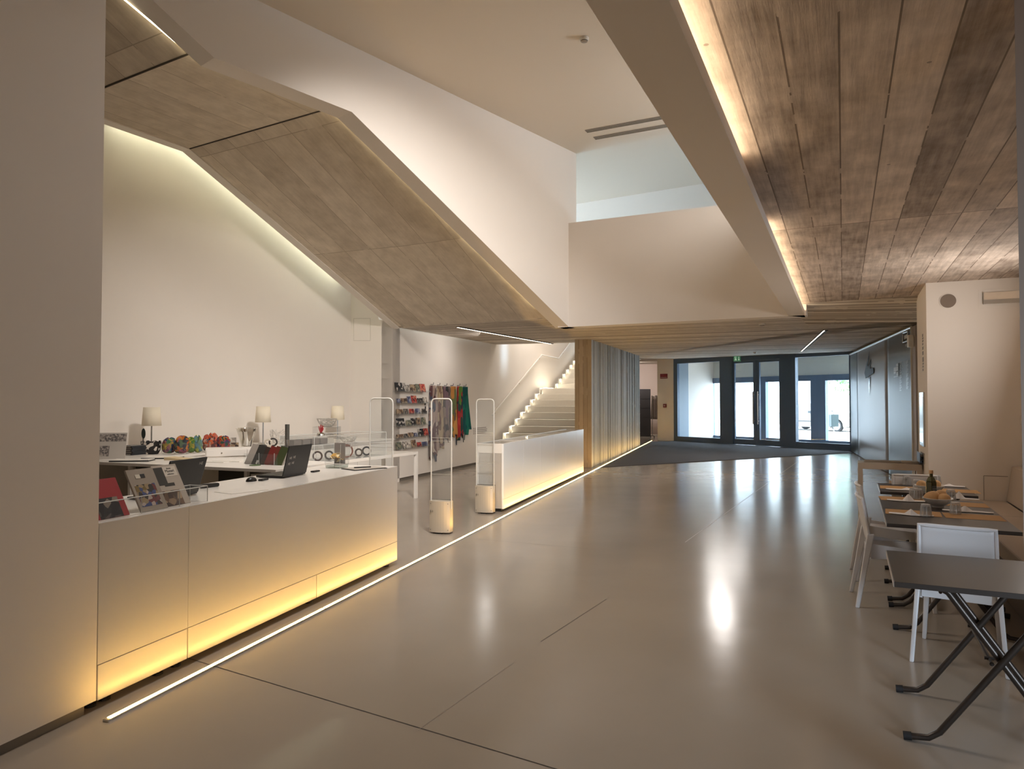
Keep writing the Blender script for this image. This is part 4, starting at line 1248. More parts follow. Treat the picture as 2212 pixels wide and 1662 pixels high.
# book rack on the return desk
p = ond(560, 1004)
t = thing('book_rack', 'clear acrylic book rack on the return desk', 'book rack', p, radians(-20))
m = MB(); m.box(-0.19, 0.23, -0.005, 0.16, 0.0, 0.005); m.box(-0.19, 0.23, -0.008, -0.005, 0.005, 0.11)
for x in (0.0, 0.19): m.cur = 1; m.box(x, x + 0.004, -0.01, -0.006, 0.005, 0.12)
m.build('tray', [ACRY, ACRYEDGE], t)
BK = [('pale grey board book at the left end of the book rack', sr(170, 160, 150), -0.19, 0.09, 0.22), ('dark grey book with a white label in the book rack', sr(56, 54, 50), -0.1, 0.1, 0.21), ('dark brown book beside the red one in the book rack', sr(60, 46, 40), 0.0, 0.06, 0.19),
      ('dark red book in the middle of the book rack', sr(120, 40, 34), 0.055, 0.075, 0.2), ('rust red book right of centre in the book rack', sr(110, 46, 34), 0.125, 0.055, 0.2), ('dark green leafy book at the right end of the book rack', sr(62, 70, 38), 0.18, 0.1, 0.2)]
for k, (lab, c, x, w, h) in enumerate(BK):
    m = MB(); m.T = Matrix.Translation((x, 0.0, 0.008)) @ Matrix.Rotation(radians(-20), 4, 'X') @ Matrix.Rotation(radians(12), 4, 'Y')
    m.box(0, w - 0.004, 0, 0.028, 0, h); m.cur = 1; m.box(w - 0.0036, w - 0.0020, 0.003, 0.025, 0.003, h - 0.003)
    if k == 1: m.cur = 2; m.box(0.05, 0.075, -0.001, 0, 0.01, 0.05)
    tag(m.build('book', [mat('rack_book_%d' % k, c, 0.6), mat('page_edge', sr(150, 142, 132), 0.8), PAPER], loc=p + Vector((0, 0.0, 0.0)), rz=radians(-20)), lab, 'book', 'books in the acrylic rack')
p = ond(551, 1006); m = MB(); m.cyl((0, 0, 0), 0.055, 0, 0.006, 20)
simple('green_coaster', 'round green coaster on the return desk in front of the book rack', 'coaster', p, 0, m, mat('leaf_green', sr(84, 104, 66), 0.6))
p = ond(262, 984); t = thing('hand_fan', 'small dark green oval hand fan standing behind the black books', 'fan', p + Vector((0.08, 0.35, 0)), radians(-20))
m = MB(); m.ell((0, 0, 0.245), (0.035, 0.006, 0.065), 18, 12); m.build('blade', mat('dark_green', sr(28, 44, 38), 0.5), t, smooth=True)
m = MB(); m.tube([(0, 0, 0.0), (-0.005, 0, 0.19)], 0.006, 6); m.build('handle', DARK, t)

# ------------------------------------------------------------------ wall cabinet with lamps and jars
cw0 = at_z(520, 973, 0.93)
CB = VP(Vector((cw0.x, cw0.y, 0)), 27.0)
t = thing('low_cabinet', 'long white low cabinet along the shop wall behind the desk', 'cabinet', CB.p.copy(), CB.rz)
m = MB(); m.box(-1.25, -0.02, -2.6, 3.6, 0.06, 0.90); m.build('body', LAM, t)
m = MB(); m.box(-1.27, 0.0, -2.62, 3.62, 0.90, 0.93); m.build('worktop', LAM, t, bevel=0.003)
for k in range(6):
    m = MB(); m.box(-0.02, -0.004, -2.58 + k * 1.03, -2.58 + k * 1.03 + 1.015, 0.08, 0.89); d_ = m.build('door', LAM, t, bevel=0.002)
    m = MB(); m.ell((0.004, -2.5 + k * 1.03, 0.7), 0.012, 8, 6); m.build('knob', GREYB, d_)
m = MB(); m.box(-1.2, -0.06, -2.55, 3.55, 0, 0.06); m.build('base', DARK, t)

SHADE = mat('lamp_shade_cloth', sr(236, 224, 202), 0.85)
def lamp(px, y, label, first=None):
    q = at_y(px, 868, y); loc = Vector((q.x, q.y, 0.9305))
    if first: return copy_tree(first, loc, 0, label)
    l = thing('table_lamp', label, 'lamp', loc, 0, 'white shaded table lamps along the shop wall')
    m = MB(); m.lathe([(0.0001, 0), (0.075, 0), (0.075, 0.012), (0.02, 0.02), (0.0001, 0.022)], 20); m.build('base', CHROME, l, smooth=True)
    m = MB(); m.tube([(0, 0, 0.015), (0, 0, 0.45)], 0.011, 8); m.build('stem', CHROME, l, smooth=True)
    m = MB(); m.lathe([(0.125, 0.35), (0.106, 0.61)], 28); m.build('lamp_shade', SHADE, l, smooth=True, solid=0.004)
    m = MB(); m.ell((0, 0, 0.47), (0.028, 0.028, 0.04), 10, 8); m.build('bulb', mat('bulb_glass', sr(236, 230, 220), 0.4), l, smooth=True)
    return l


la = lamp(328, 9.9, 'table lamp with white shade nearest the left wall, behind the black and white bowl')
lamp(568.6, 11.6, 'table lamp with white shade behind the silver vase, middle of the three', la)
lamp(729.5, 13.2, 'table lamp with white shade beside the floating silver bowl, near the pier', la)

ZB = 0.9305
def onb(px, py): return at_z(px, py, ZB)


# black and white bowl
p = onb(326, 981.5); t = thing('patterned_bowl', 'black and white cut-out bowl in front of the first lamp', 'bowl', p)
BW = patchwork('black_white', [sr(24, 22, 22), sr(26, 24, 24), sr(30, 28, 28), sr(206, 196, 184)], 26, 0.5)
m = MB(); m.lathe([(0.0001, 0.003), (0.085, 0.003), (0.11, 0.05), (0.122, 0.16)], 28)
for i, v in enumerate(m.v):
    if v.z > 0.15: v.z += 0.014 * (1 if (i % 3) else -1)
m.build('shell', BW, t, solid=0.005, smooth=False)
# jars with rolled scarves
JAR = [
    (365, 981, 0.095, 'pink green and blue', [sr(170, 110, 110), sr(40, 62, 110), sr(84, 128, 88), sr(190, 160, 60), sr(120, 60, 96)]),
    (392, 981.5, 0.098, 'orange and pink', [sr(206, 104, 36), sr(90, 110, 80), sr(170, 90, 110), sr(60, 66, 76), sr(214, 130, 50)]),
    (412, 980, 0.064, 'yellow green', [sr(150, 156, 40), sr(70, 120, 60), sr(190, 160, 44), sr(90, 130, 40)]),
    (427.5, 979.5, 0.062, 'pale blue and yellow', [sr(104, 150, 160), sr(180, 184, 80), sr(120, 150, 120), sr(96, 140, 150)]),
    (453, 977, 0.102, 'red and navy', [sr(190, 84, 66), sr(44, 56, 90), sr(196, 150, 130), sr(110, 50, 46), sr(214, 96, 50)]),
    (482, 975.5, 0.102, 'purple and red', [sr(60, 50, 96), sr(170, 60, 40), sr(40, 80, 60), sr(140, 60, 90), sr(196, 110, 50)]),
]
for k, (px, py, r, nm, cols) in enumerate(JAR):
    p = onb(px, py)
    t = thing('glass_jar', 'round glass jar filled with %s scarves on the cabinet' % nm, 'jar', p, 0, 'glass jars of scarves')
    m = MB(); m.lathe([(0.0001, 0.004), (r * 0.92, 0.004), (r, 0.03), (r, 0.15)], 20); m.build('shell', ACRY, t, smooth=True)
    m = MB(); rr = random.Random(20 + k); m.ell((0, 0, 0.10), (r * 0.9, r * 0.9, 0.095), 22, 14)
    for v in m.v:
        e_ = 1 + 0.45 * abs((v.z - 0.1) / 0.095) ** 2; v.x *= e_; v.y *= e_
    for v in m.v:
        n_ = 1 + 0.13 * sin(7 * atan2(v.y, v.x) + 9 * v.z * 10 + k) + 0.08 * sin(23 * v.z * 10 + 3 * v.x * 30)
        k_ = min(1.05, n_, 0.93 * r / max(1e-4, sqrt(v.x ** 2 + v.y ** 2))); v.x *= k_; v.y *= k_; v.z = 0.008 + max(0, (v.z - 0.005)) * (1.05 + (0.22 if k in (1, 3, 4) else 0.08) * sin(3 * atan2(v.y, v.x) + k))
    fb_ = m.build('rolled_scarf', patchwork('jar_cloth_%d' % k, [tuple(c * 0.75 for c in q_[:3]) + (1,) for q_ in cols], 24, 0.9, (1, 1, 1), 0.16), loc=p, smooth=True)
    tag(fb_, '%s scarf bundle inside its glass jar' % nm, 'scarf', 'rolled scarves in jars')
# orange-brown scarf heap on the far jars
p = onb(441, 977.5) + Vector((0, 0.26, 0)); m = MB(); m.ell((0, 0, 0.11), (0.09, 0.06, 0.11), 16, 10)
for v in m.v: v.z = max(0.0, v.z * (1 + 0.2 * sin(5 * atan2(v.y, v.x))))
simple('scarf_heap', 'heap of dark red and orange scarf behind the green and blue jars', 'scarf', p, 0, m, patchwork('heap', [sr(96, 34, 34), sr(206, 92, 50), sr(190, 110, 90)], 12, 0.9), smooth=True)
# small boxes by the jars
p = onb(507, 973.5); m = MB(); m.box(-0.05, 0.05, -0.03, 0.03, 0, 0.11)
simple('gift_box', 'small khaki patterned gift box right of the scarf jars', 'box', p, 0.3, m, CARDS['brown'])
p = onb(497, 972.5) + Vector((0, 0.1, 0)); m = MB(); m.box(-0.045, 0.045, -0.006, 0.006, 0, 0.17)
simple('greeting_card', 'pale card standing behind the khaki gift box', 'card', p, 0.3, m, CARDS['pale grey'])

# ------------------------------------------------------------------ silver vase, wire bowl, floating bowl
p = onb(532, 969); t = thing('silver_vase', 'flared mirror-polished silver vase in front of the middle lamp', 'vase', p)
m = MB(); m.lathe([(0.0001, 0.004), (0.062, 0.004), (0.07, 0.012), (0.066, 0.02), (0.075, 0.06), (0.145, 0.29), (0.155, 0.30), (0.148, 0.296), (0.07, 0.06), (0.0001, 0.04)], 36)
m.build('shell', mat('mirror_silver', sr(225, 222, 216), 0.06, 1.0), t, smooth=True)


def wire_bowl(name, label, p, r, h, n, seed, jag=0.0, wr=0.003):
    t = thing(name, label, 'bowl', p); rr = random.Random(seed); m = MB()
    for i in range(n):
        a = rr.uniform(0, 2 * pi); z = rr.uniform(0.0, 1.0)
        rad = r * (0.45 + 0.55 * sqrt(z)); a2 = a + rr.uniform(-0.7, 0.7); z2 = min(1.0 + jag, max(0, z + rr.uniform(-0.5, 0.5 + jag))); rad2 = r * (0.45 + 0.55 * sqrt(max(0, min(1, z2))))
        m.tube([(rad * cos(a), rad * sin(a), 0.004 + h * z), (rad2 * cos(a2), rad2 * sin(a2), 0.004 + h * z2)], wr, 4)
    m.tube([(r * 0.45 * cos(2 * pi * i / 16), r * 0.45 * sin(2 * pi * i / 16), 0.004) for i in range(16)], wr, 4, closed=True)
    if jag == 0: m.tube([(r * cos(2 * pi * i / 20), r * sin(2 * pi * i / 20), h) for i in range(20)], wr, 4, closed=True)
    m.build('wire', SILVER, t)
    return t


wire_bowl('wire_bowl', 'tangled silver wire bowl with jagged rim right of the middle lamp', onb(612, 960) + Vector((-0.1, 0.1, 0)), 0.15, 0.17, 90, 4, 0.35)
# clear riser carrying a mesh bowl
p = onb(706, 956); t = thing('acrylic_riser', 'clear acrylic riser under the silver mesh bowl near the pier', 'riser', p)
m = MB(); m.box(-0.2, 0.2, -0.15, 0.15, 0.26, 0.268); m.box(-0.2, -0.193, -0.15, 0.15, 0, 0.26); m.box(0.193, 0.2, -0.15, 0.15, 0, 0.26); m.build('sheet', ACRY, t)
wire_bowl('mesh_bowl', 'silver mesh bowl standing on the clear riser near the pier', p + Vector((0.0, 0, 0.269)), 0.165, 0.13, 160, 9, 0.0, 0.004)
wire_bowl('mesh_bowl', 'low silver mesh bowl on the cabinet right of the clear riser', onb(752, 955.5), 0.15, 0.09, 120, 11, 0.0, 0.003)
# bracelets and small clocks
for k, (px, py, r, c, lab) in enumerate(((580, 966, 0.05, sr(206, 196, 180), 'cream round bracelet standing in front of the middle lamp'), (590, 965, 0.055, sr(52, 46, 42), 'dark round bracelet standing right of the cream one'))):
    m = MB(); m.tube([(r * cos(2 * pi * i / 20), 0, r + r * sin(2 * pi * i / 20)) for i in range(20)], 0.014, 6, closed=True)
    simple('bracelet', lab, 'bracelet', onb(px, py) + Vector((0, 0, 0.012)), 0.3 * k, m, mat('bracelet_%d' % k, c, 0.4), smooth=True)
for k, (px, py) in enumerate(((555, 968), (567, 968))):
    m = MB(); m.ell((0, 0, 0.025), (0.07, 0.05, 0.03), 12, 8); m.v = [Vector((v.x, v.y, max(0, v.z))) for v in m.v]
    simple('trinket', ('dark grey trinket dish right of the silver vase', 'black trinket dish just left of the bracelets')[k], 'dish', onb(px, py), 0, m, mat('trinket_%d' % k, (sr(110, 100, 92), sr(50, 46, 44))[k], 0.4), smooth=True)
# glass showcases with grey blocks
p = onb(664, 961); t = thing('showcase', 'low clear showcase with grey boxes behind the right laptop', 'showcase', p, CB.rz)
m = MB(); m.box(-0.18, 0.18, -0.42, 0.42, 0, 0.15); m.build('case', ACRY, t)
for k in range(4):
    m = MB(); m.box(-0.08, 0.08, -0.38 + 0.2 * k, -0.22 + 0.2 * k, 0.004, 0.09); m.build('contents', mat('grey_stone_box', sr(122, 112, 104), 0.7), t)
m = MB(); m.box(-0.1, 0.1, -0.18, 0.18, 0, 0.022); simple('book', 'dark flat book lying on the cabinet in front of the low showcase', 'book', onb(636, 966), CB.rz - 0.6, m, mat('dark_book', sr(46, 38, 36), 0.5))

# ------------------------------------------------------------------ white table with the jewellery case
ta, tb = at_z(780, 991, 0.78), at_z(903, 976, 0.78)
TB = vp2(tb, ta)                                     # runs back towards us; b points to the wall side
TB = VP(Vector((tb.x, tb.y, 0)), vp2(ta, tb).deg)
t = thing('display_table', 'white display table along the far shop wall in front of the postcard rack', 'table', TB.p.copy(), TB.rz)
m = MB(); m.box(-0.7, 0, -3.1, 0, 0.735, 0.78); m.build('top', LAM, t, bevel=0.003)
for x in (-0.7, -0.05):
    for y in (-3.1, -0.05):
        m = MB(); m.box(x, x + 0.05, y, y + 0.05, 0, 0.735); m.build('leg', LAM, t)
t = thing('jewellery_case', 'large clear jewellery showcase on the white display table', 'showcase', TB.pt(-1.7, 0.781, -0.36), TB.rz)
m = MB(); m.cur = 0; m.box(-0.3, 0.3, -0.85, 0.85, 0.0, 0.36); m.cur = 1
for a, b_ in (((-0.3, -0.85), (0.3, -0.85)), ((0.3, -0.85), (0.3, 0.85)), ((0.3, 0.85), (-0.3, 0.85)), ((-0.3, 0.85), (-0.3, -0.85))):
    m.tube([(a[0], a[1], 0.36), (b_[0], b_[1], 0.36)], 0.004, 4)
for x in (-0.3, 0.3):
    for y in (-0.85, 0.85): m.tube([(x, y, 0), (x, y, 0.36)], 0.004, 4)
m.build('case', [ACRY, ACRYEDGE], t)
m = MB(); m.box(-0.28, 0.28, -0.83, 0.83, 0.18, 0.184); m.build('shelf', ACRY, t)
jl = [('dark brown bangle', sr(70, 50, 42), -0.55, 0.06), ('coiled black bangle', sr(40, 34, 34), -0.3, 0.055), ('brown wire necklace', sr(112, 66, 50), 0.1, 0.09), ('dark bead bangle', sr(66, 54, 44), 0.4, 0.05), ('black ring bangle', sr(34, 32, 32), 0.6, 0.06)]
for k, (nm, c, y, r) in enumerate(jl):
    m = MB(); m.tube([(r * 0.9 * cos(2 * pi * i / 18), r * 1.4 * cos(2 * pi * i / 18) * 0.3, r + r * sin(2 * pi * i / 18)) for i in range(18)], 0.013, 6, closed=True)
    q = TB.pt(-1.7 + y, 0.795, -0.25)
    simple('bangle', nm + ' inside the jewellery showcase', 'bangle', q, TB.rz, m, mat('bangle_%d' % k, c, 0.5), group='jewellery in the showcase', smooth=True)
# spiral glass tube stand and red coral on a lamp-like dome
q = at_y(757, 900, 8.9); q.z = 0
t = thing('tube_ornament', 'tall dark grey cylindrical ornament behind the glass vase', 'ornament', at_z(757, 960, 0.98) + Vector((0, 0.9, 0)), 0)
t.location.z = 0.781
tp = TB.pt(-2.75, 0.781, -0.35); t.location = tp
zt = EYE + (868 - 917) / FPX * tp.y; 
m = MB(); m.cyl((0, 0, 0), 0.03, 0, zt - 0.781, 14); m.build('body', mat('ornament_grey', sr(92, 90, 84), 0.4, 0.5, noise=0.3, nscale=40), t, smooth=True)
m = MB(); m.cyl((0, 0, 0), 0.032, 0.25, 0.33, 14); m.build('ring', CHROME, t, smooth=True)
tp = TB.pt(-2.05, 0.781 + 0.361, -0.36)
t = thing('coral_ornament', 'red coral ornament on a small silver dome on top of the jewellery showcase', 'ornament', tp, 0)
m = MB(); m.ell((0, 0, 0), (0.06, 0.06, 0.04), 16, 8); m.v = [Vector((v.x, v.y, max(0, v.z))) for v in m.v]; m.build('base', CHROME, t, smooth=True)
m = MB()
for dx, dz_ in ((-0.03, 0.09), (0.0, 0.11), (0.03, 0.10), (-0.018, 0.06), (0.035, 0.06)): m.tube([(0, 0, 0.035), (dx * 0.6, 0, 0.035 + dz_ * 0.5), (dx, 0.005, 0.035 + dz_)], [0.011, 0.012, 0.008], 6)
m.build('coral', mat('coral_red', sr(140, 22, 28), 0.5), t, smooth=True)
# ================================================================== cafe: tables, chairs, bench
DG = 25.7                                             # the cafe's own grid
DV = Vector((sin(radians(DG)), cos(radians(DG)), 0)); BV = Vector((cos(radians(DG)), -sin(radians(DG)), 0))
RZD_ = -radians(DG)
ZT = 0.75
TOP = mat('dark_laminate', sr(54, 47, 42), 0.34, noise=0.08, nscale=5)
TUBE = mat('dark_bronze_tube', sr(66, 58, 52), 0.35, 0.6)
RUB = mat('black_rubber', sr(24, 22, 22), 0.7)
EDGE = mat('pale_metal_edge', sr(190, 184, 178), 0.3, 0.8)


def cafe_table(loc, label, first=None, dep=0.8):
    if first: return copy_tree(first, loc, RZD_, label)
    t = thing('cafe_table', label, 'table', loc, RZD_, 'folding cafe tables')
    w = 0.8
    m = MB(); m.box(0, w, 0, dep, ZT - 0.026, ZT); m.build('tabletop', TOP, t, bevel=0.002)
    m = MB(); m.box(-0.004, -0.0002, 0.0, dep, ZT - 0.026, ZT - 0.001); m.build('edge_strip', EDGE, t)
    r = 0.0155
    for fy, inset in ((0.012, 0), (0.625, 0)):
        for sgn, dy in ((1, 0.0), (-1, 0.036)):
            x = lambda v: (v if sgn > 0 else w - v) + 0.03
            y = fy + dy
            pts = [(x(0.02), y, r + 0.003), (x(0.105), y, r + 0.012), (x(0.15), y, r + 0.045), (x(0.60), y, ZT - 0.04), (x(0.62), y, ZT - 0.027)]
            m = MB(); m.tube(pts, r, 10); lg_ = m.build('leg', TUBE, t, smooth=True)
            m = MB(); m.tube([(x(0.0), y, r + 0.002), (x(0.035), y, r + 0.005)], r + 0.004, 10); m.build('rubber_foot', RUB, lg_, smooth=True)
    m = MB()
    for yy in (0.14, dep - 0.13): m.tube([(w / 2 - 0.02, yy, 0.40), (w / 2 + 0.02, yy, 0.40)], 0.008, 6)
    m.tube([(w / 2, 0.07, 0.395), (w / 2, dep - 0.06, 0.395)], 0.010, 8)
    m.tube([(0.20, 0.09, ZT - 0.05), (0.20, dep - 0.08, ZT - 0.05)], 0.008, 8)
    m.build('cross_bar', TUBE, t, smooth=True)
    m = MB(); m.tube([(0.23, 0.20, ZT - 0.05), (0.42, 0.20, 0.42)], 0.008, 6); m.build('stay', CHROME, t, smooth=True)
    return t


A0 = at_z(1931.7, 1257, ZT); A0.z = 0
tn = cafe_table(A0, 'empty dark folding table nearest the camera')
a_fl = at_z(1915.5, 1131, ZT); a_fl.z = 0
TA = copy_tree(tn, a_fl, RZD_, 'dark folding table set for two, first beyond the white chair back')
TBp = a_fl + DV * 0.805
TBt = copy_tree(tn, TBp, RZD_, 'dark folding table with the olive oil bottle, pushed against the one with the bread bowl')
c_fl = at_z(1901.7, 1062, ZT); c_fl.z = 0
TCt = copy_tree(tn, c_fl, RZD_, 'dark folding table farthest from the camera, standing in front of the far chair')

CHW = mat('white_moulded_plastic', sr(214, 212, 212), 0.32)


def chair(loc, rz, label, first=None):
    """local +y is the way the sitter faces; origin under the middle of the back edge"""
    if first: return copy_tree(first, loc, rz, label)
    c = thing('white_chair', label, 'chair', loc, rz, 'white moulded plastic chairs')
    W_, zs, zt = 0.205, 0.455, 0.85
    # backrest: slightly curved sheet with a raised rim
    def bx(a): return -W_ + 2 * W_ * a
    def back(a, v):
        y = -0.055 * v - 0.02 * (1 - (2 * a - 1) ** 2) * (0.4 + 0.6 * v) + 0.02
        return (bx(a) * (1 - 0.03 * v), y, zs + 0.05 + (zt - zs - 0.05) * v)
    m = MB(); m.grid(back, 14, 10); m.build('backrest', CHW, c, smooth=True, solid=0.012)
    m = MB()
    rim = [back(0, v / 6) for v in range(7)] + [back(a / 10, 1.0) for a in range(1, 10)] + [back(1, 1 - v / 6) for v in range(7)]
    rim = [(x, y - 0.001, z) for x, y, z in rim]
    m.tube(rim, 0.013, 8); m.build('back_frame', CHW, c, smooth=True)
    def seat(a, v):
        x = (-0.195 + 0.39 * a) * (1 - 0.05 * v)
        y = 0.02 + 0.43 * v
        z = zs - 0.012 * sin(pi * a) * sin(pi * min(1, v * 1.1)) + 0.05 * max(0, 1 - v * 6) ** 2 - 0.02 * max(0, v - 0.88) / 0.12
        return (x, y, z)
    m = MB(); m.grid(seat, 14, 14); m.build('seat', CHW, c, smooth=True, solid=0.014)
    # legs, tapered and splayed; the rear pair runs up into the back frame
    for sx in (-1, 1):
        def leg(name, p0, p1, w0, w1, d0, d1):
            m = MB(); q = []
            for p, w, d in ((p0, w0, d0), (p1, w1, d1)):
                q += [(p[0] - w, p[1] - d, p[2]), (p[0] + w, p[1] - d, p[2]), (p[0] + w, p[1] + d, p[2]), (p[0] - w, p[1] + d, p[2])]
            m.hexa(q); return m.build(name, CHW, c, bevel=0.006)
        leg('leg', (sx * 0.245, -0.085, 0), (sx * 0.205, 0.02, zs + 0.12), 0.012, 0.014, 0.015, 0.026)
        leg('leg', (sx * 0.215, 0.455, 0), (sx * 0.185, 0.42, zs + 0.005), 0.012, 0.018, 0.015, 0.028)
    m = MB()
    for sx in (-1, 1):
        m.hexa([(sx * 0.198 - 0.008, 0.02, zs - 0.075), (sx * 0.198 + 0.008, 0.02, zs - 0.075), (sx * 0.186 + 0.008, 0.43, zs - 0.06), (sx * 0.186 - 0.008, 0.43, zs - 0.06),
                (sx * 0.198 - 0.008, 0.02, zs + 0.045), (sx * 0.198 + 0.008, 0.02, zs + 0.045), (sx * 0.186 + 0.008, 0.43, zs), (sx * 0.186 - 0.008, 0.43, zs)])
    m.box(-0.195, 0.195, 0.012, 0.026, zs - 0.065, zs - 0.01); m.box(-0.185, 0.185, 0.432, 0.444, zs - 0.055, zs - 0.012)
    m.build('apron', CHW, c, bevel=0.003)
    return c


n_l, n_r = at_z(1971, 1432), at_z(2180, 1466)
nd = (n_r - n_l); ndeg = math.degrees(atan2(-nd.y, nd.x))
nmid = (n_l + n_r) / 2; fdir = Vector((sin(radians(ndeg)), cos(radians(ndeg)), 0))
ch = chair(nmid + fdir * 0.085, -radians(ndeg + 4), 'white plastic chair seen from behind, between the nearest dark table and the set tables')
lleg = at_z(1852, 1313)
face = -radians(DG + 90 - 5)
f90 = radians(DG + 90 - 5); fv = Vector((sin(f90), cos(f90), 0)); rv = Vector((cos(f90), -sin(f90), 0))
l1 = lleg - rv * 0.245 + fv * 0.085
chair(l1, face, 'white plastic chair on the aisle side, nearer of the two seen in profile', ch)
chair(l1 + DV * 0.90, face, 'white plastic chair on the aisle side, farther of the two seen in profile', ch)
ce = at_z(1976, 1018, 0.9); ce.z = 0
chair(ce, radians(180 - DG), 'white plastic chair at the far end of the tables facing the camera', ch)

# bench with back cushion along the wall
UPH = mat('beige_upholstery', sr(190, 176, 162), 0.75, noise=0.03, nscale=40, bump=0.06)
bs = at_z(2172, 1082, 0.46)
BW_ = VP(Vector((bs.x, bs.y, 0)), DG)                 # front of the back cushion at seat level; b points to the wall
t = thing('bench', 'long beige upholstered bench along the right wall', 'bench', BW_.p.copy(), BW_.rz)
zb_ = BW_.hit(2183, 1004)[1]
fw = (FW.p - BW_.p).dot(BW_.a) + 0.0
yend = min(0.0, fw) - 0.0
for k in range(4):
    y1 = yend - 0.012 - k * 1.3; y0 = y1 - 1.29
    m = MB(); m.box(-0.52, 0.0, y0, y1, 0.33, 0.46); m.build('seat_cushion', UPH, t, bevel=0.015)
    m = MB(); m.hexa([(-0.0, y0, 0.46), (0.14, y0, 0.46), (0.14, y1, 0.46), (0.0, y1, 0.46), (0.06, y0, 0.87), (0.15, y0, 0.87), (0.15, y1, 0.87), (0.06, y1, 0.87)]); m.build('back_cushion', UPH, t, bevel=0.012)
m = MB(); m.box(-0.49, 0.0, -5.2, yend - 0.012, 0.0, 0.325); m.build('base', mat('bench_plinth', sr(104, 92, 82), 0.7), t)

# --- things on the set tables
ZP = ZT + 0.0006
MATB = mat('brown_paper', sr(176, 134, 84), 0.85, noise=0.05, nscale=30)
NAP = mat('paper_napkin', sr(226, 220, 216), 0.9)


def mat_at(px, py, label, rot=0.0):
    m = MB(); m.box(-0.19, 0.19, -0.14, 0.14, 0, 0.001)
    return tag(m.build('placemat', MATB, loc=at_z(px, py, ZP), rz=RZD_ + rot), label, 'placemat', 'brown paper placemats')


mat_at(1972, 1108.5, 'brown paper placemat at the front left corner of the set tables', -0.04)
mat_at(2102, 1117, 'brown paper placemat at the front right, under the knife and upturned glass', 0.0)
mat_at(1952, 1078.5, 'brown paper placemat on the aisle side hanging over the middle of the set tables', 0.06)
mat_at(2075, 1090, 'brown paper placemat on the bench side, second from the front', 0.0)
mat_at(1947, 1054.5, 'brown paper placemat on the aisle side of the farthest table', -0.02)
mat_at(2065, 1061, 'brown paper placemat on the bench side of the farthest table', 0.0)


def napkin(px, py, label, seed, L_=0.30):
    rr = random.Random(seed); m = MB()
    def strip(a, v):
        x = -L_ / 2 + L_ * a
        pk = (0.018 + 0.02 * (seed % 3)) * max(0, 1 - abs(a - 0.45 - 0.05 * (seed % 4)) / 0.15)
        w = 0.035 * (1 - 0.5 * abs(2 * a - 1) ** 3) + pk * 0.3
        return (x, (2 * v - 1) * w + 0.01 * sin(6 * a + seed), 0.003 + pk * (1 - abs(2 * v - 1)) + 0.006 * (1 - (2 * v - 1) ** 2))
    m.grid(strip, 30, 6)
    return tag(m.build('napkin', NAP, loc=at_z(px, py, ZP + 0.001), rz=RZD_ + rr.uniform(-0.12, 0.02), solid=0.002), label, 'napkin', 'folded white napkins')


napkin(1968, 1113, 'folded white paper napkin on the front left placemat', 1)
napkin(1958, 1083, 'folded white paper napkin on the middle aisle-side placemat', 2)
napkin(1951, 1059, 'folded white paper napkin on the farthest aisle-side placemat', 3)
napkin(2090, 1106, 'folded white paper napkin on the front right placemat', 4, 0.34)
napkin(2072, 1078, 'folded white paper napkin on the bench side behind the bread bowl', 5)
napkin(2047, 1051, 'folded white paper napkin on the bench side of the farthest table', 6)

GL_ = glass('tumbler_glass', tint=(0.9, 0.91, 0.92, 1), ior=1.9, haze=0.10)
def tumbler(px, py, label, first=None):
    p = at_z(px, py, ZP + 0.002)
    if first: return copy_tree(first, p, None, label)
    t = thing('tumbler', label, 'glass', p, 0, 'upturned glass tumblers')
    m = MB(); m.lathe([(0.041, 0.0), (0.0405, 0.012), (0.033, 0.085), (0.030, 0.09)], 16); m.lathe([(0.037, 0.0), (0.030, 0.072)], 16); m.build('wall', GL_, t, smooth=True)
    m = MB(); m.cyl((0, 0, 0), 0.031, 0.079, 0.092, 16); m.build('base', glass('tumbler_base', tint=(0.8, 0.78, 0.76, 1), ior=1.9, haze=0.35), t, smooth=True)
    m = MB()
    for i in range(10):
        a = 2 * pi * i / 10
        m.tube([(0.0405 * cos(a), 0.0405 * sin(a), 0.008), (0.033 * cos(a), 0.033 * sin(a), 0.08)], 0.0016, 4)
    m.build('facet', glass('facet_sparkle', tint=(0.8, 0.8, 0.8, 1), ior=2.0, haze=0.45), t)  # facet lines paled so their colour carries the glass's sparkle
    return t


tb0 = tumbler(2000, 1116, 'upturned tumbler at the front left of the set tables')
for px, py, lab in ((2064, 1111, 'upturned tumbler at the front right of the set tables'), (1974, 1077, 'upturned tumbler on the middle aisle-side placemat, left of the one beside it'), (1984, 1079, 'upturned tumbler just left of the bread bowl'),
                    (1981, 1057, 'upturned tumbler standing left of the oil bottle'), (1959, 1048, 'upturned tumbler farthest left on the farthest table'), (2054, 1081, 'upturned tumbler just right of the bread bowl'), (2024, 1046, 'upturned tumbler half hidden behind the oil bottle')):
    tumbler(px, py, lab, tb0)


def bowl(px, py, label, n, first=None, r=0.112):
    p = at_z(px, py, ZP + 0.001)
    t = thing('bread_bowl', label, 'bowl', p, 0, 'white bread bowls')
    m = MB(); m.lathe([(0.0001, 0.004), (0.04, 0.002), (0.043, 0.0), (0.045, 0.012), (r * 0.8, 0.04), (r, 0.075), (r - 0.006, 0.076), (r * 0.72, 0.042), (0.0001, 0.016)], 32)
    m.build('shell', mat('white_china', sr(222, 222, 222), 0.15), t, smooth=True)
    return p


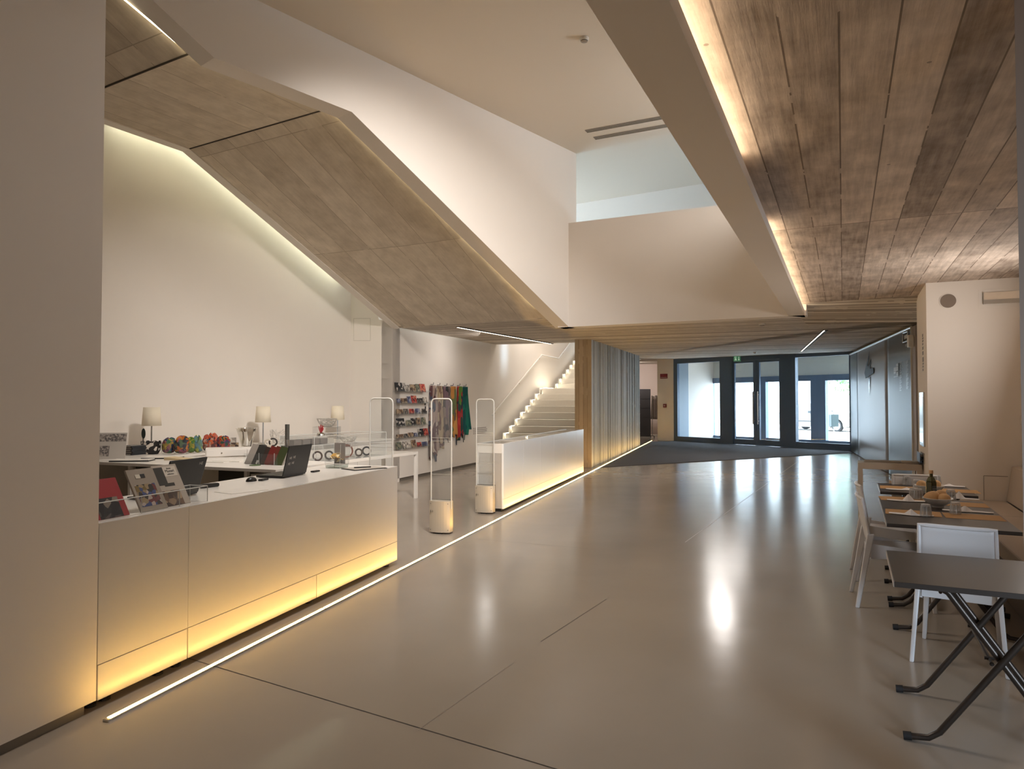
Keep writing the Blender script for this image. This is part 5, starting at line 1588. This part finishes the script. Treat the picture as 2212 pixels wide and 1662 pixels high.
CRUST = mat('bread_crust', sr(206, 164, 116), 0.85, noise=0.18, nscale=22, bump=0.2)
p = bowl(2026, 1096, 'white bowl of bread rolls in the middle of the nearest set table', 3)
for k, (dx, dy, dz_, rx, ry, rz_, lab) in enumerate(((-0.035, 0.02, 0.082, 0.062, 0.05, 0.046, 'rounded bread roll on the left of the nearest bowl'), (0.045, 0.035, 0.088, 0.055, 0.045, 0.044, 'bread roll at the back right of the nearest bowl'), (0.035, -0.03, 0.074, 0.058, 0.045, 0.036, 'bread slice in front of the other rolls in the nearest bowl'))):
    m = MB(); m.ell((0, 0, 0), (rx, ry, rz_), 20, 12)
    for v in m.v: v.z += 0.006 * sin(30 * v.x + k) ; v.x *= 1 + 0.06 * sin(40 * v.y)
    tag(m.build('bread_roll', CRUST, loc=p + Vector((dx, dy, dz_)), rz=0.4 * k, smooth=True), lab, 'bread', 'bread rolls')
p = bowl(2008, 1066, 'white bowl of bread half hidden behind the oil bottle', 2, r=0.125)
for k, (dx, dy, dz_, lab) in enumerate(((-0.075, 0.0, 0.082, 'bread roll showing left of the oil bottle in the far bowl'), (0.06, 0.0, 0.085, 'bread piece showing right of the oil bottle in the far bowl'))):
    m = MB(); m.ell((0, 0, 0), (0.045, 0.045, 0.04), 16, 10)
    tag(m.build('bread_roll', CRUST, loc=p + Vector((dx, dy, dz_)), smooth=True), lab, 'bread', 'bread rolls')

p = at_z(2012, 1077, ZP + 0.001); t = thing('oil_bottle', 'square olive oil bottle with dark label and pale cap on the set tables', 'bottle', p, 0.3)
OIL = mat('olive_oil_glass', sr(58, 56, 14), 0.08, coat=0.5)
m = MB(); w = 0.031
def ring(wd, z): return [(-wd, -wd, z), (wd, -wd, z), (wd, wd, z), (-wd, wd, z)]
m.hexa(ring(w, 0) + ring(w, 0.15)); m.hexa(ring(w, 0.15) + ring(0.016, 0.195)); m.build('body', OIL, t, bevel=0.006)
m = MB(); m.cyl((0, 0, 0), 0.0145, 0.19, 0.225, 14); m.build('neck', OIL, t, smooth=True)
m = MB(); m.cyl((0, 0, 0), 0.0175, 0.222, 0.252, 14); m.build('cap', mat('pale_cap', sr(206, 170, 128), 0.5), t, smooth=True)
m = MB(); m.box(-0.026, 0.026, -w - 0.0012, -w - 0.0004, 0.02, 0.115); m.box(w + 0.0004, w + 0.0012, -0.026, 0.026, 0.02, 0.115); m.build('label', mat('label_slate', sr(66, 76, 80), 0.6), t)
m = MB(); m.box(-0.022, 0.022, -w - 0.002, -w - 0.0013, 0.085, 0.09); m.box(-0.016, 0.016, -w - 0.002, -w - 0.0013, 0.05, 0.075); m.build('label_print', mat('label_pale', sr(150, 156, 156), 0.6), t)
p = at_z(1934, 1046, ZP + 0.001); t = thing('cutlery_pouch', 'crumpled paper and dark cutlery end on the far left corner of the farthest table', 'napkin', p, RZD_)
m = MB(); m.grid(lambda a, v: (-0.06 + 0.12 * a, -0.03 + 0.06 * v, 0.004 + 0.035 * abs(sin(5 * a + 3 * v)) * (1 - abs(2 * v - 1))), 12, 8); m.build('paper', mat('kraft_pale', sr(190, 170, 150), 0.9), t, solid=0.002)
m = MB(); m.ell((0.06, 0.0, 0.012), (0.02, 0.012, 0.01), 10, 8); m.build('handle', BLACK, t, smooth=True)

# ================================================================== console table, wall fittings
k0, k1 = at_z(1853, 1000, 0.80), at_z(1992, 1003, 0.80)
cdir = (k1 - k0); CK = VP(Vector((k0.x, k0.y, 0)), DG)
lw_ = min(0.96, (RET.p - CK.p).dot(BV) - 0.02)
t = thing('console_table', 'narrow pale console table between the banner and the white wall block', 'table', CK.p.copy(), CK.rz)
CON = mat('taupe_lacquer', sr(186, 174, 160), 0.35)
dk = 0.42
m = MB(); m.box(0, lw_, 0, dk, 0.72, 0.80); m.build('top', CON, t, bevel=0.003)
for x in (0, lw_ - 0.06):
    for y in (0, dk - 0.06):
        m = MB(); m.box(x, x + 0.06, y, y + 0.06, 0, 0.72); m.build('leg', CON, t)
for k, (x, y, w2, d2, c, lab) in enumerate(((0.08, 0.16, 0.46, 0.2, sr(150, 138, 126), 'row of flat brown leaflets on the left of the console table'), (0.52, 0.1, 0.2, 0.2, sr(168, 156, 142), 'taupe leaflet box in the middle of the console table'), (0.7, 0.2, 0.26, 0.16, sr(44, 42, 42), 'black folder on the right of the console table'))):
    m = MB(); m.box(0, w2, 0, d2, 0, (0.02, 0.03, 0.02)[k])
    q = CK.p + CK.b * x + CK.a * y; q = Vector((q.x, q.y, 0.8005))
    simple('leaflet_stack', lab, 'leaflets', q, CK.rz, m, mat('leaf_%d' % k, c, 0.6))
q = CK.p + CK.b * (lw_ * 0.86) + CK.a * 0.9
t = thing('umbrella_stand_hook', 'small black curved bag on the floor beneath the console table', 'bag', Vector((q.x, q.y, 0)), CK.rz)
m = MB(); m.box(-0.16, 0.16, -0.06, 0.06, 0, 0.34); m.build('body', BLACK, t, bevel=0.03)
m = MB(); m.tube([(-0.08 + 0.16 * i / 8 , 0, 0.33 + 0.16 * sin(pi * i / 8)) for i in range(9)], 0.012, 6); m.build('handle', BLACK, t, smooth=True)
t.name = 'black_bag'

# wall fittings on the block: speaker grille, recessed lamp, hatch outline, switch box, poster, leaflet pockets, lettering
def fwp(px, py): return FW.hit(px, py)


c_ = fwp(2048, 650.5)
t = thing('wall_speaker', 'round flush loudspeaker grille high on the white wall block', 'speaker', FW.pt(c_[0], c_[1], 0.0), FW.rz)
R90 = Matrix.Rotation(pi / 2, 4, 'Y')
m = MB(); m.T = R90; m.cyl((0, 0, 0), 0.095, 0, 0.006, 36); m.build('ring', WHITE, t, smooth=True)
m = MB(); m.T = R90; m.cyl((0, 0, 0), 0.083, 0.006, 0.010, 36); m.build('grille', mat('speaker_grey', sr(134, 120, 108), 0.8), t, smooth=True)
q1, q2 = fwp(2124, 633), fwp(2206, 657)
t = thing('recessed_wall_lamp', 'recessed chrome wall lamp at the top of the white wall block', 'lamp', FW.pt(q1[0], q1[1], 0), FW.rz)
ln = q2[0] - q1[0]; hz = q1[1] - fwp(2124, 658)[1]
m = MB(); m.box(0.0, 0.004, -0.05, ln + 0.05, -hz - 0.05, 0.04); m.build('frame', WHITE, t)
m = MB(); m.box(0.004, 0.02, 0, ln, -hz, 0.0); m.build('reflector', mat('lamp_reflector', sr(214, 200, 184), 0.2, 0.9, emit=(1.0, 0.8, 0.6, 1), estr=0.12), t)
m = MB(); m.box(0.02, 0.036, -0.003, ln, -hz, -hz + 0.05); m.box(0.004, 0.036, -0.006, 0.0, -hz, 0.0); m.build('cover', CHROME, t)
h1, h2 = fwp(2125, 1028), fwp(2178, 1080)
m = MB()
for a, b_ in (((h1[0], h1[1]), (h2[0], h1[1])), ((h1[0], h1[1]), (h1[0], 0.4))): m.tube([FW.pt(a[0], a[1], 0.0005), FW.pt(b_[0], b_[1], 0.0005)], 0.003, 4)
struct(m.build('trim_20', GREYB), 'hatch outline')
q1, q2 = RW.hit(2208.5, 868), None
sb = at_y(2207, 908, 7.9)
m = MB(); m.box(0.0, 0.05, -0.07, 0.07, -0.045, 0.045)
qq = fwp(2203.5, 908)
m = MB(); m.box(0.0, 0.045, 0.0, 0.12, -0.052, 0.052)
simple('switch_box', 'small white switch box on the wall at the right edge', 'switch', FW.pt(qq[0] - 0.0, qq[1], 0.0), FW.rz, m, LAM)

def rp(px, py): return RET.hit(px, py)


RF = -RET.b                                            # the return faces the hall on the left
def onret(name, label, cat, x0, y0, x1, y1, mt, th=0.012):
    a, b_ = rp(x1, (y0 + y1) / 2), rp(x0, (y0 + y1) / 2)
    z1_, z0_ = rp((x0 + x1) / 2, y0)[1], rp((x0 + x1) / 2, y1)[1]
    t = thing(name, label, cat, RET.pt(a[0], z0_), RET.rz)
    return t, b_[0] - a[0], z1_ - z0_


t, w2, h2_ = onret('framed_poster', 'narrow framed poster catching daylight on the side of the white wall block', 'poster', 1990, 848, 1998.5, 963, None)
m = MB(); m.box(-0.02, 0, 0, w2, 0, h2_); m.build('frame', CHROME, t)
m = MB(); m.box(-0.022, -0.0202, 0.03, w2 - 0.03, 0.04, h2_ - 0.06); m.build('sheet', mat('poster_sheet', sr(206, 216, 226), 0.12), t)
t, w2, h2_ = onret('leaflet_pocket', 'dark leaflet pockets on the wall above the console table end', 'leaflet holder', 1990.5, 978, 1997.5, 1000, None)
for k in range(3):
    m = MB(); m.box(-0.05, -0.012, 0, w2, 0.0 + k * h2_ / 3, 0.01 + k * h2_ / 3); m.box(-0.052, -0.048, 0, w2, k * h2_ / 3, k * h2_ / 3 + 0.05); m.build('pocket', BLACK, t)
m = MB(); m.box(-0.012, 0, 0, w2, 0, h2_); m.build('board', mat('pocket_grey', sr(170, 164, 158), 0.5), t)
t, w2, h2_ = onret('wall_lettering', 'tall column of grey lettering on the side of the white wall block', 'wall text', 1992.5, 726, 1995.5, 802, None)
m = MB(); rr = random.Random(8); z = 0.0
while z < h2_:
    d_ = rr.uniform(0.03, 0.09); m.box(-0.001, 0, rr.uniform(0, 0.3) * w2, w2, z, z + d_ * 0.7); z += d_
m.build('lettering', mat('grey_letter', sr(120, 116, 112), 0.6), t)

# ================================================================== banner
t = thing('wall_banner', 'large shiny grey wall banner with a black ship-like figure and columns of text', 'banner', BN.pt(bu0), BN.rz)
t.name = 'hanging_banner'
LB = bu1 - bu0 - 0.15
def bt(px, py):
    a = BN.hit(px, py); return a[0] - bu0, a[1]


PVC1 = mat('banner_grey', sr(140, 140, 142), 0.36, coat=0.0, spec=0.32, noise=0.04, nscale=2, bump=0.02); PVC2 = mat('banner_slate', sr(92, 98, 102), 0.36, coat=0.0, spec=0.32, noise=0.05, nscale=2, bump=0.02)
u1 = bt(1920.5, 868)[0]; u2 = bt(1854.5, 868)[0]
zt0, zt1 = bt(1974, 702)[1], zc(BB.y) - 0.02
def ban(name, a, b_, mt, th=0.0):
    def fn(v, w_):
        y = a + (b_ - a) * v
        tz = 2.99 + 0.015 * y
        z = 0.02 + (tz - 0.02) * w_
        return (-0.02 - 0.008 * sin(pi * v) * (1 - 0.5 * w_) , y, z)
    m = MB(); m.grid(fn, 12, 6); return m.build(name, mt, t, smooth=True, solid=0.004)


ban('slate_panel', 0.0, u1, PVC2); ban('grey_panel', u1, u2, PVC1); ban('end_panel', u2, LB, PVC2)
m = MB()
m.tube([(-0.03, 0, 3.0), (-0.03, LB * 0.5, 3.0 + 0.0075 * LB), (-0.03, LB, 3.0 + 0.015 * LB)], 0.03, 8); m.build('hem', mat('hem_white', sr(200, 206, 212), 0.3), t, smooth=True)
m = MB(); m.tube([(-0.04, -0.02, 0), (-0.04, -0.02, 3.02)], 0.025, 6); m.build('edge_rope', mat('pale_tube', sr(206, 202, 194), 0.3), t, smooth=True)
INK = mat('banner_ink', sr(18, 20, 24), 0.5, spec=0.1); PALE = mat('banner_print', sr(186, 192, 198), 0.3)
def bpoly(name, pts, mt):
    q = [bt(*p) for p in pts]
    m = MB(); m.prism([(-0.046, y, z) for y, z in q], (-0.002, 0, 0)); m.build(name, mt, t)


bpoly('black_figure', [(1882.5, 758), (1881, 775), (1877, 789), (1880, 792), (1884, 779), (1886.5, 775), (1884, 788), (1883.5, 797), (1891, 794), (1891.5, 806), (1874, 818), (1871.5, 806), (1875, 790), (1878.5, 775)], INK)
bpoly('ship_reflection', [(1880.5, 815), (1883, 815), (1882.5, 840), (1881.5, 855)], mat('banner_shadow_print', sr(110, 112, 116), 0.2))
m = MB()
def line(px0, px1, y, h):
    a, b_ = bt(px1, y), bt(px0, y); hz = h / FPX * BN.pt(bu0 + a[0]).y
    m.box(-0.048, -0.045, a[0], b_[0], a[1] - hz, a[1])


for k in range(20): line(1963.5, 1968.5 - (k * 7 % 3), 778 + k * 3.2, 1.1)
for k in range(18): line(1949, 1954 - (k * 5 % 3), 782 + k * 3.6, 1.0)
line(1936, 1946, 792, 9); line(1936, 1941, 803, 4); line(1942, 1946, 803, 8); line(1936, 1946, 812, 1.5); line(1941, 1946, 785, 6)
m.build('printed_text', PALE, t)
m = MB()
for a, b_ in (((1956, 720), (1967, 716)), ((1967, 716), (1967, 736)), ((1967, 736), (1956, 740)), ((1956, 740), (1956, 720))):
    q, w3 = bt(*a), bt(*b_); m.tube([(-0.047, q[0], q[1]), (-0.047, w3[0], w3[1])], 0.012, 4)
line(1959, 1966, 722, 8); line(1961, 1966, 743, 1.2); line(1962, 1966, 746, 1.2)
m.build('emblem', PALE, t)
# frame post and white sensor box beside the banner
m = MB(); vbox(m, BN, bu0 - 0.36, bu0 - 0.06, 0, 3.0, -0.04, 0.11); struct(m.build('trim_21', mat('post_taupe', sr(150, 136, 124), 0.6)), 'post between banner and wall block')
q = BN.hit(1978.5, 737)
m = MB(); m.box(-0.09, 0.0, -0.07, 0.07, -0.11, 0.11)
simple('sensor_box', 'small white sensor box on the post at the top right of the banner', 'sensor', BN.pt(q[0], q[1], -0.042), BN.rz, m, LAM, 0.006)

# ================================================================== ceiling fittings
def ceil_det(px, py, z, r, label, name='smoke_detector'):
    p = at_z(px, py, z)
    t = thing(name, label, 'smoke detector', p, 0, 'ceiling smoke detectors')
    m = MB(); m.lathe([(0.0001, 0.0), (r, 0.0), (r, -r * 0.5), (r * 0.82, -r * 0.62)], 24); m.build('base', LAM, t, smooth=True)
    m = MB(); m.lathe([(r * 0.72, -r * 0.6), (r * 0.72, -r * 0.82), (0.0001, -r * 0.95)], 20); m.build('chamber', mat('detector_grey', sr(150, 140, 130), 0.5), t, smooth=True)
    return t


ceil_det(1262, 82, UP - 0.001, 0.055, 'white round smoke detector on the plaster ceiling of the hall')
def zlow(px, py):
    y = 14.0
    for _ in range(20): y = at_z(px, py, zc(y)).y
    return zc(y)
ceil_det(1646, 698.5, zlow(1646, 698.5) - 0.001, 0.06, 'white smoke detector on the board-marked ceiling just beyond the gallery parapet')
ceil_det(1631, 761, zlow(1631, 761) - 0.001, 0.06, 'dark smoke detector on the board-marked ceiling near the exit sign')
for k, (a, b_) in enumerate((((1266, 283.5), (1433, 253)), ((1284, 298.5), (1446, 270)))):
    p, q = at_z(*a, UP), at_z(*b_, UP)
    d = (q - p).normalized(); q = p + d * 3.2; n = Vector((d.y, -d.x, 0))
    t = thing('ceiling_vent', 'long slotted air vent in the plaster ceiling, ' + ('nearer of the two', 'farther of the two')[k], 'vent', p, atan2(d.y, d.x), 'slotted ceiling vents')
    L3 = 3.2
    m = MB(); m.box(0, L3, -0.055, 0.055, -0.004, 0.0); m.build('backing', mat('vent_dark', sr(70, 68, 66), 0.7), t)
    for j in range(4):
        m = MB(); y = -0.055 + j * 0.0335; m.box(0, L3, y, y + 0.009, -0.012, -0.003); m.build('blade', mat('vent_blade', sr(166, 158, 146), 0.5), t)

# exit sign
p = at_y(1592.5, 781, 26.4); p.z = zc(26.4)
es = (EYE + (868 - 768.5) / FPX * 26.4); eb = (EYE + (868 - 781) / FPX * 26.4)
t = thing('exit_sign', 'green emergency exit sign hanging from the low ceiling in front of the doors', 'sign', Vector((p.x, p.y, eb)), 0)
GRN = mat('exit_green', sr(70, 110, 84), 0.4, emit=sr(70, 120, 84), estr=0.6); EW = mat('exit_white', sr(210, 220, 206), 0.4, emit=sr(210, 224, 206), estr=0.6)
m = MB(); m.box(-0.13, 0.13, -0.02, 0.02, 0, es - eb); m.build('panel', GRN, t)
hh_ = es - eb
m = MB(); m.box(0.045, 0.062, -0.023, -0.0205, 0.05, hh_ - 0.04); m.add([(0.02, -0.022, 0.08), (0.0535, -0.022, 0.03), (0.087, -0.022, 0.08)], [(0, 1, 2)])
m.box(-0.10, -0.03, -0.022, -0.0205, hh_ - 0.06, hh_ - 0.05); m.box(-0.10, -0.093, -0.022, -0.0205, 0.03, hh_ - 0.05)
m.tube([(-0.055, -0.022, hh_ - 0.08), (-0.06, -0.022, 0.09), (-0.075, -0.022, 0.04)], 0.009, 5); m.tube([(-0.06, -0.022, 0.1), (-0.04, -0.022, 0.06), (-0.035, -0.022, 0.035)], 0.008, 5)
m.build('symbol', EW, t)
m = MB()
for x in (-0.1, 0.1): m.tube([(x, 0, hh_), (x, 0, zc(26.4) - eb)], 0.005, 4)
m.build('hanger', CHROME, t)

# pier fittings
PF = vp2(pa, pb)
def pierthing(name, label, cat, x0, y0, x1, y1):
    a, b_ = PF.hit(x0, (y0 + y1) / 2), PF.hit(x1, (y0 + y1) / 2)
    z1_, z0_ = PF.hit((x0 + x1) / 2, y0)[1], PF.hit((x0 + x1) / 2, y1)[1]
    return thing(name, label, cat, PF.pt(a[0], z0_), PF.rz), b_[0] - a[0], z1_ - z0_


REDS = mat('sign_red', sr(128, 36, 46), 0.5)
t, w2, h2_ = pierthing('fire_sign', 'dark red sign with a pale stripe on the pier beside the entrance', 'sign', 1426.5, 808, 1442, 818)
m = MB(); m.box(0, 0.02, 0, w2, 0, h2_); m.build('plate', REDS, t)
m = MB(); m.box(0.02, 0.022, 0.01, w2 - 0.02, 0.03, 0.055); m.build('stripe', mat('sign_stripe', sr(196, 176, 168), 0.5), t)
t, w2, h2_ = pierthing('fire_alarm_point', 'small red fire alarm call point on the pier beside the entrance', 'alarm', 1433.5, 873, 1440, 880.5)
m = MB(); m.box(0, 0.05, 0, w2, 0, h2_); m.build('case', REDS, t, bevel=0.006)
m = MB(); m.box(0.05, 0.053, w2 * 0.25, w2 * 0.75, h2_ * 0.3, h2_ * 0.7); m.build('button', mat('sign_stripe', sr(196, 176, 168), 0.5), t)

# corridor: lockers and a coat rail with dark coats
pl = at_z(1406, 943.6)
t = thing('locker_cabinet', 'tall dark grey locker cabinet in the corridor beyond the concrete wall', 'lockers', pl, 0)
m = MB(); m.box(-1.8, 0, 0.02, 0.6, 0, 2.2); m.build('body', mat('locker_grey', sr(58, 56, 58), 0.45), t)
LKD = mat('locker_door_grey', sr(64, 61, 62), 0.4)
for i in range(3):
    for j in range(5):
        m = MB(); m.box(-0.6 + i * 0.0 - 0.595 * i + 0.01, -0.6 * i - 0.01, 0, 0.02, 0.03 + j * 0.43, 0.44 + j * 0.43)
        if i < 2:
            d_ = m.build('door', LKD, t)
            m = MB(); m.ell((-0.6 * i - 0.5, -0.01, 0.2 + j * 0.43), 0.016, 8, 6); m.build('knob', CHROME, d_)
pr_ = at_z(1412, 946)
t = thing('coat_rail', 'chrome coat rail standing in the corridor beside the lockers', 'coat rail', pr_, 0.2)
m = MB()
for x in (-0.06, 0.35):
    m.tube([(x, 0, 0.09), (x, 0, 1.85)], 0.015, 6); m.tube([(x, -0.22, 0.09), (x, 0.22, 0.09)], 0.015, 6)
m.tube([(-0.1, 0, 1.85), (0.4, 0, 1.85)], 0.015, 6); m.build('rail', CHROME, t, smooth=True)
for x in (-0.06, 0.35):
    for y in (-0.2, 0.2):
        m = MB(); m.ell((x, y, 0.04), (0.02, 0.03, 0.04), 8, 6); m.build('caster', BLACK, t)
for k, (x, c) in enumerate(((0.03, sr(120, 104, 94)), (0.2, sr(60, 56, 58)))):
    m = MB(); m.grid(lambda a, v: ((0.05 + 0.02 * sin(12 * a)) * (sin(pi * a) if True else 1) - 0.02, (a - 0.5) * (0.36 + 0.16 * v), -0.05 - 0.95 * v + 0.12 * abs(2 * a - 1) * (1 - v)), 14, 8)
    simple('coat', ('brown coat on the corridor coat rail', 'dark coat on the corridor coat rail')[k], 'coat', pr_ + Vector((x, 0.0, 1.83)), 0.4, m, mat('coat_%d' % k, c, 0.9), smooth=True).modifiers.new('t', 'SOLIDIFY').thickness = 0.05
# socket plates in the vestibule
q = at_y(1471, 934, 29.4)
m = MB(); m.box(0, 0.16, -0.012, 0, 0, 0.16)

# ================================================================== outside: car, bin, facade, tree
w1_, w2_ = at_z(1722.5, 928), at_z(1829, 932.5)
cd = (w2_ - w1_); wb = cd.length; cdeg = math.degrees(atan2(cd.x, cd.y))
t = thing('parked_car', 'pale beige hatchback parked in the street outside the entrance', 'car', Vector((w1_.x, w1_.y, 0.006)), -radians(cdeg))
CARP = mat('car_paint', sr(112, 106, 96), 0.45)
Lf, Lr, hw = 0.85, 0.78, 0.82
prof = [(-Lr, 0.35), (-Lr - 0.03, 0.6), (-Lr + 0.03, 0.95), (-Lr + 0.28, 1.02), (-0.35, 1.42), (0.3, 1.5), (1.0, 1.48), (1.75, 1.02), (wb + 0.2, 0.92), (wb + Lf - 0.05, 0.72), (wb + Lf, 0.5), (wb + Lf - 0.04, 0.3)]
low_ = []
for cx in (wb, 0.0):
    low_ += [(cx + 0.38 * cos(a), 0.31 + 0.38 * sin(a)) for a in [pi * i / 8 for i in range(9)]]
pf = prof + [(wb + 0.42, 0.22)] + low_[:9] + [(wb - 0.42, 0.2), (0.42, 0.2)] + low_[9:] + [(-0.42, 0.24)]
m = MB(); m.prism([(-hw, y, z) for y, z in pf], (2 * hw, 0, 0)); m.build('body', CARP, t)
GLS = mat('car_glass', sr(120, 126, 132), 0.15)
for sx in (-1, 1):
    m = MB(); xx = sx * (hw + 0.003)
    m.add([(xx, -0.05, 1.0), (xx, 0.78, 0.99), (xx, 0.78, 1.4), (xx, 0.1, 1.38)], [(0, 1, 2, 3)]); m.add([(xx, 0.86, 0.99), (xx, 1.62, 0.98), (xx, 1.1, 1.38), (xx, 0.86, 1.4)], [(0, 1, 2, 3)])
    m.build('window', GLS, t)
    for cy in (0.0, wb):
        m = MB(); m.T = Matrix.Translation((sx * (hw - 0.1), cy, 0.31)) @ Matrix.Rotation(pi / 2, 4, 'Y'); m.cyl((0, 0, 0), 0.31, -0.1, 0.1, 28); wl = m.build('wheel', RUB, t, smooth=True)
        m = MB(); m.T = Matrix.Translation((sx * (hw + 0.003), cy, 0.31)) @ Matrix.Rotation(pi / 2, 4, 'Y'); m.cyl((0, 0, 0), 0.225, -0.006, 0.006, 24); m.build('hub', mat('wheel_hub', sr(196, 196, 196), 0.35, 0.4), wl, smooth=True)
    m = MB(); m.box(xx - 0.01, xx + 0.012, 0.5, wb - 0.5, 0.5, 0.545); m.build('rub_strip', BLACK, t)
    m = MB(); m.box(xx - 0.01, xx + 0.1 * sx if sx > 0 else xx + 0.01, 1.5, 1.68, 0.98, 1.1) if sx > 0 else m.box(xx - 0.1, xx + 0.01, 1.5, 1.68, 0.98, 1.1); m.build('side_mirror', BLACK, t)
q = at_z(1801, 926); qy = OP.p
bb = at_y(1801, 906, 33.0); bb.z = 0
m = MB(); m.box(-0.16, 0.16, -0.14, 0.14, 0.006, 1.5); 
t = thing('street_bin', 'green street bin on the pavement in front of the car', 'bin', bb, 0)
m = MB(); m.box(-0.17, 0.17, -0.15, 0.15, 0.45, 1.02); m.build('body', mat('bin_green', sr(8, 30, 26), 0.5), t, bevel=0.02)
m = MB(); m.tube([(0, 0, 0.006), (0, 0, 1.2)], 0.03, 8); m.build('post', GREYB, t)
# pale facade with small windows across the street
fn_ = at_y(1640, 868, 58); 
FC = VP(Vector((fn_.x, fn_.y, 0)), GP.deg)
t = thing('building_facade', 'pale sunlit building across the street', 'building', FC.p.copy(), FC.rz)
m = MB(); m.box(-6, 0, -34, 34, 0.006, 13); m.build('wall', mat('facade_pale', sr(226, 222, 214), 0.9), t)
for r_ in range(3):
    for c2 in range(14):
        m = MB(); y = -27 + c2 * 4.2; m.box(0.0, 0.05, y, y + 1.1, 2.9 + 3.4 * r_, 4.5 + 3.4 * r_); m.build('window', mat('facade_window', sr(96, 104, 116), 0.2), t)
# street tree
q = at_y(1848, 868, 44)
t = thing('street_tree', 'leafy green street tree at the right edge of the entrance view', 'tree', Vector((q.x, q.y, 0.006)), 0)
m = MB(); m.tube([(0, 0, 0), (0.05, 0, 1.6), (0, 0.1, 3.0)], [0.16, 0.12, 0.09], 8); m.build('trunk', mat('bark', sr(90, 76, 62), 0.9), t, smooth=True)
m = MB(); rr = random.Random(2)
for i in range(900):
    a, b_ = rr.uniform(0, 2 * pi), rr.gauss(0, 0.5); R_ = 1.7 * rr.random() ** 0.4
    c3 = Vector((R_ * cos(a) * cos(b_), R_ * sin(a) * cos(b_), 3.6 + 1.5 * sin(b_) * R_ / 1.4))
    s3_ = rr.uniform(0.09, 0.17); e1_ = Vector((rr.gauss(0, 1), rr.gauss(0, 1), rr.gauss(0, 1))).normalized(); e2_ = e1_.cross(Vector((rr.gauss(0, 1), rr.gauss(0, 1), 1))).normalized()
    m.quad(c3 - e1_ * s3_, c3 + e2_ * s3_ * 0.5, c3 + e1_ * s3_, c3 - e2_ * s3_ * 0.5)
m.build('foliage', mat('leaf_street', sr(96, 130, 70), 0.7), t)
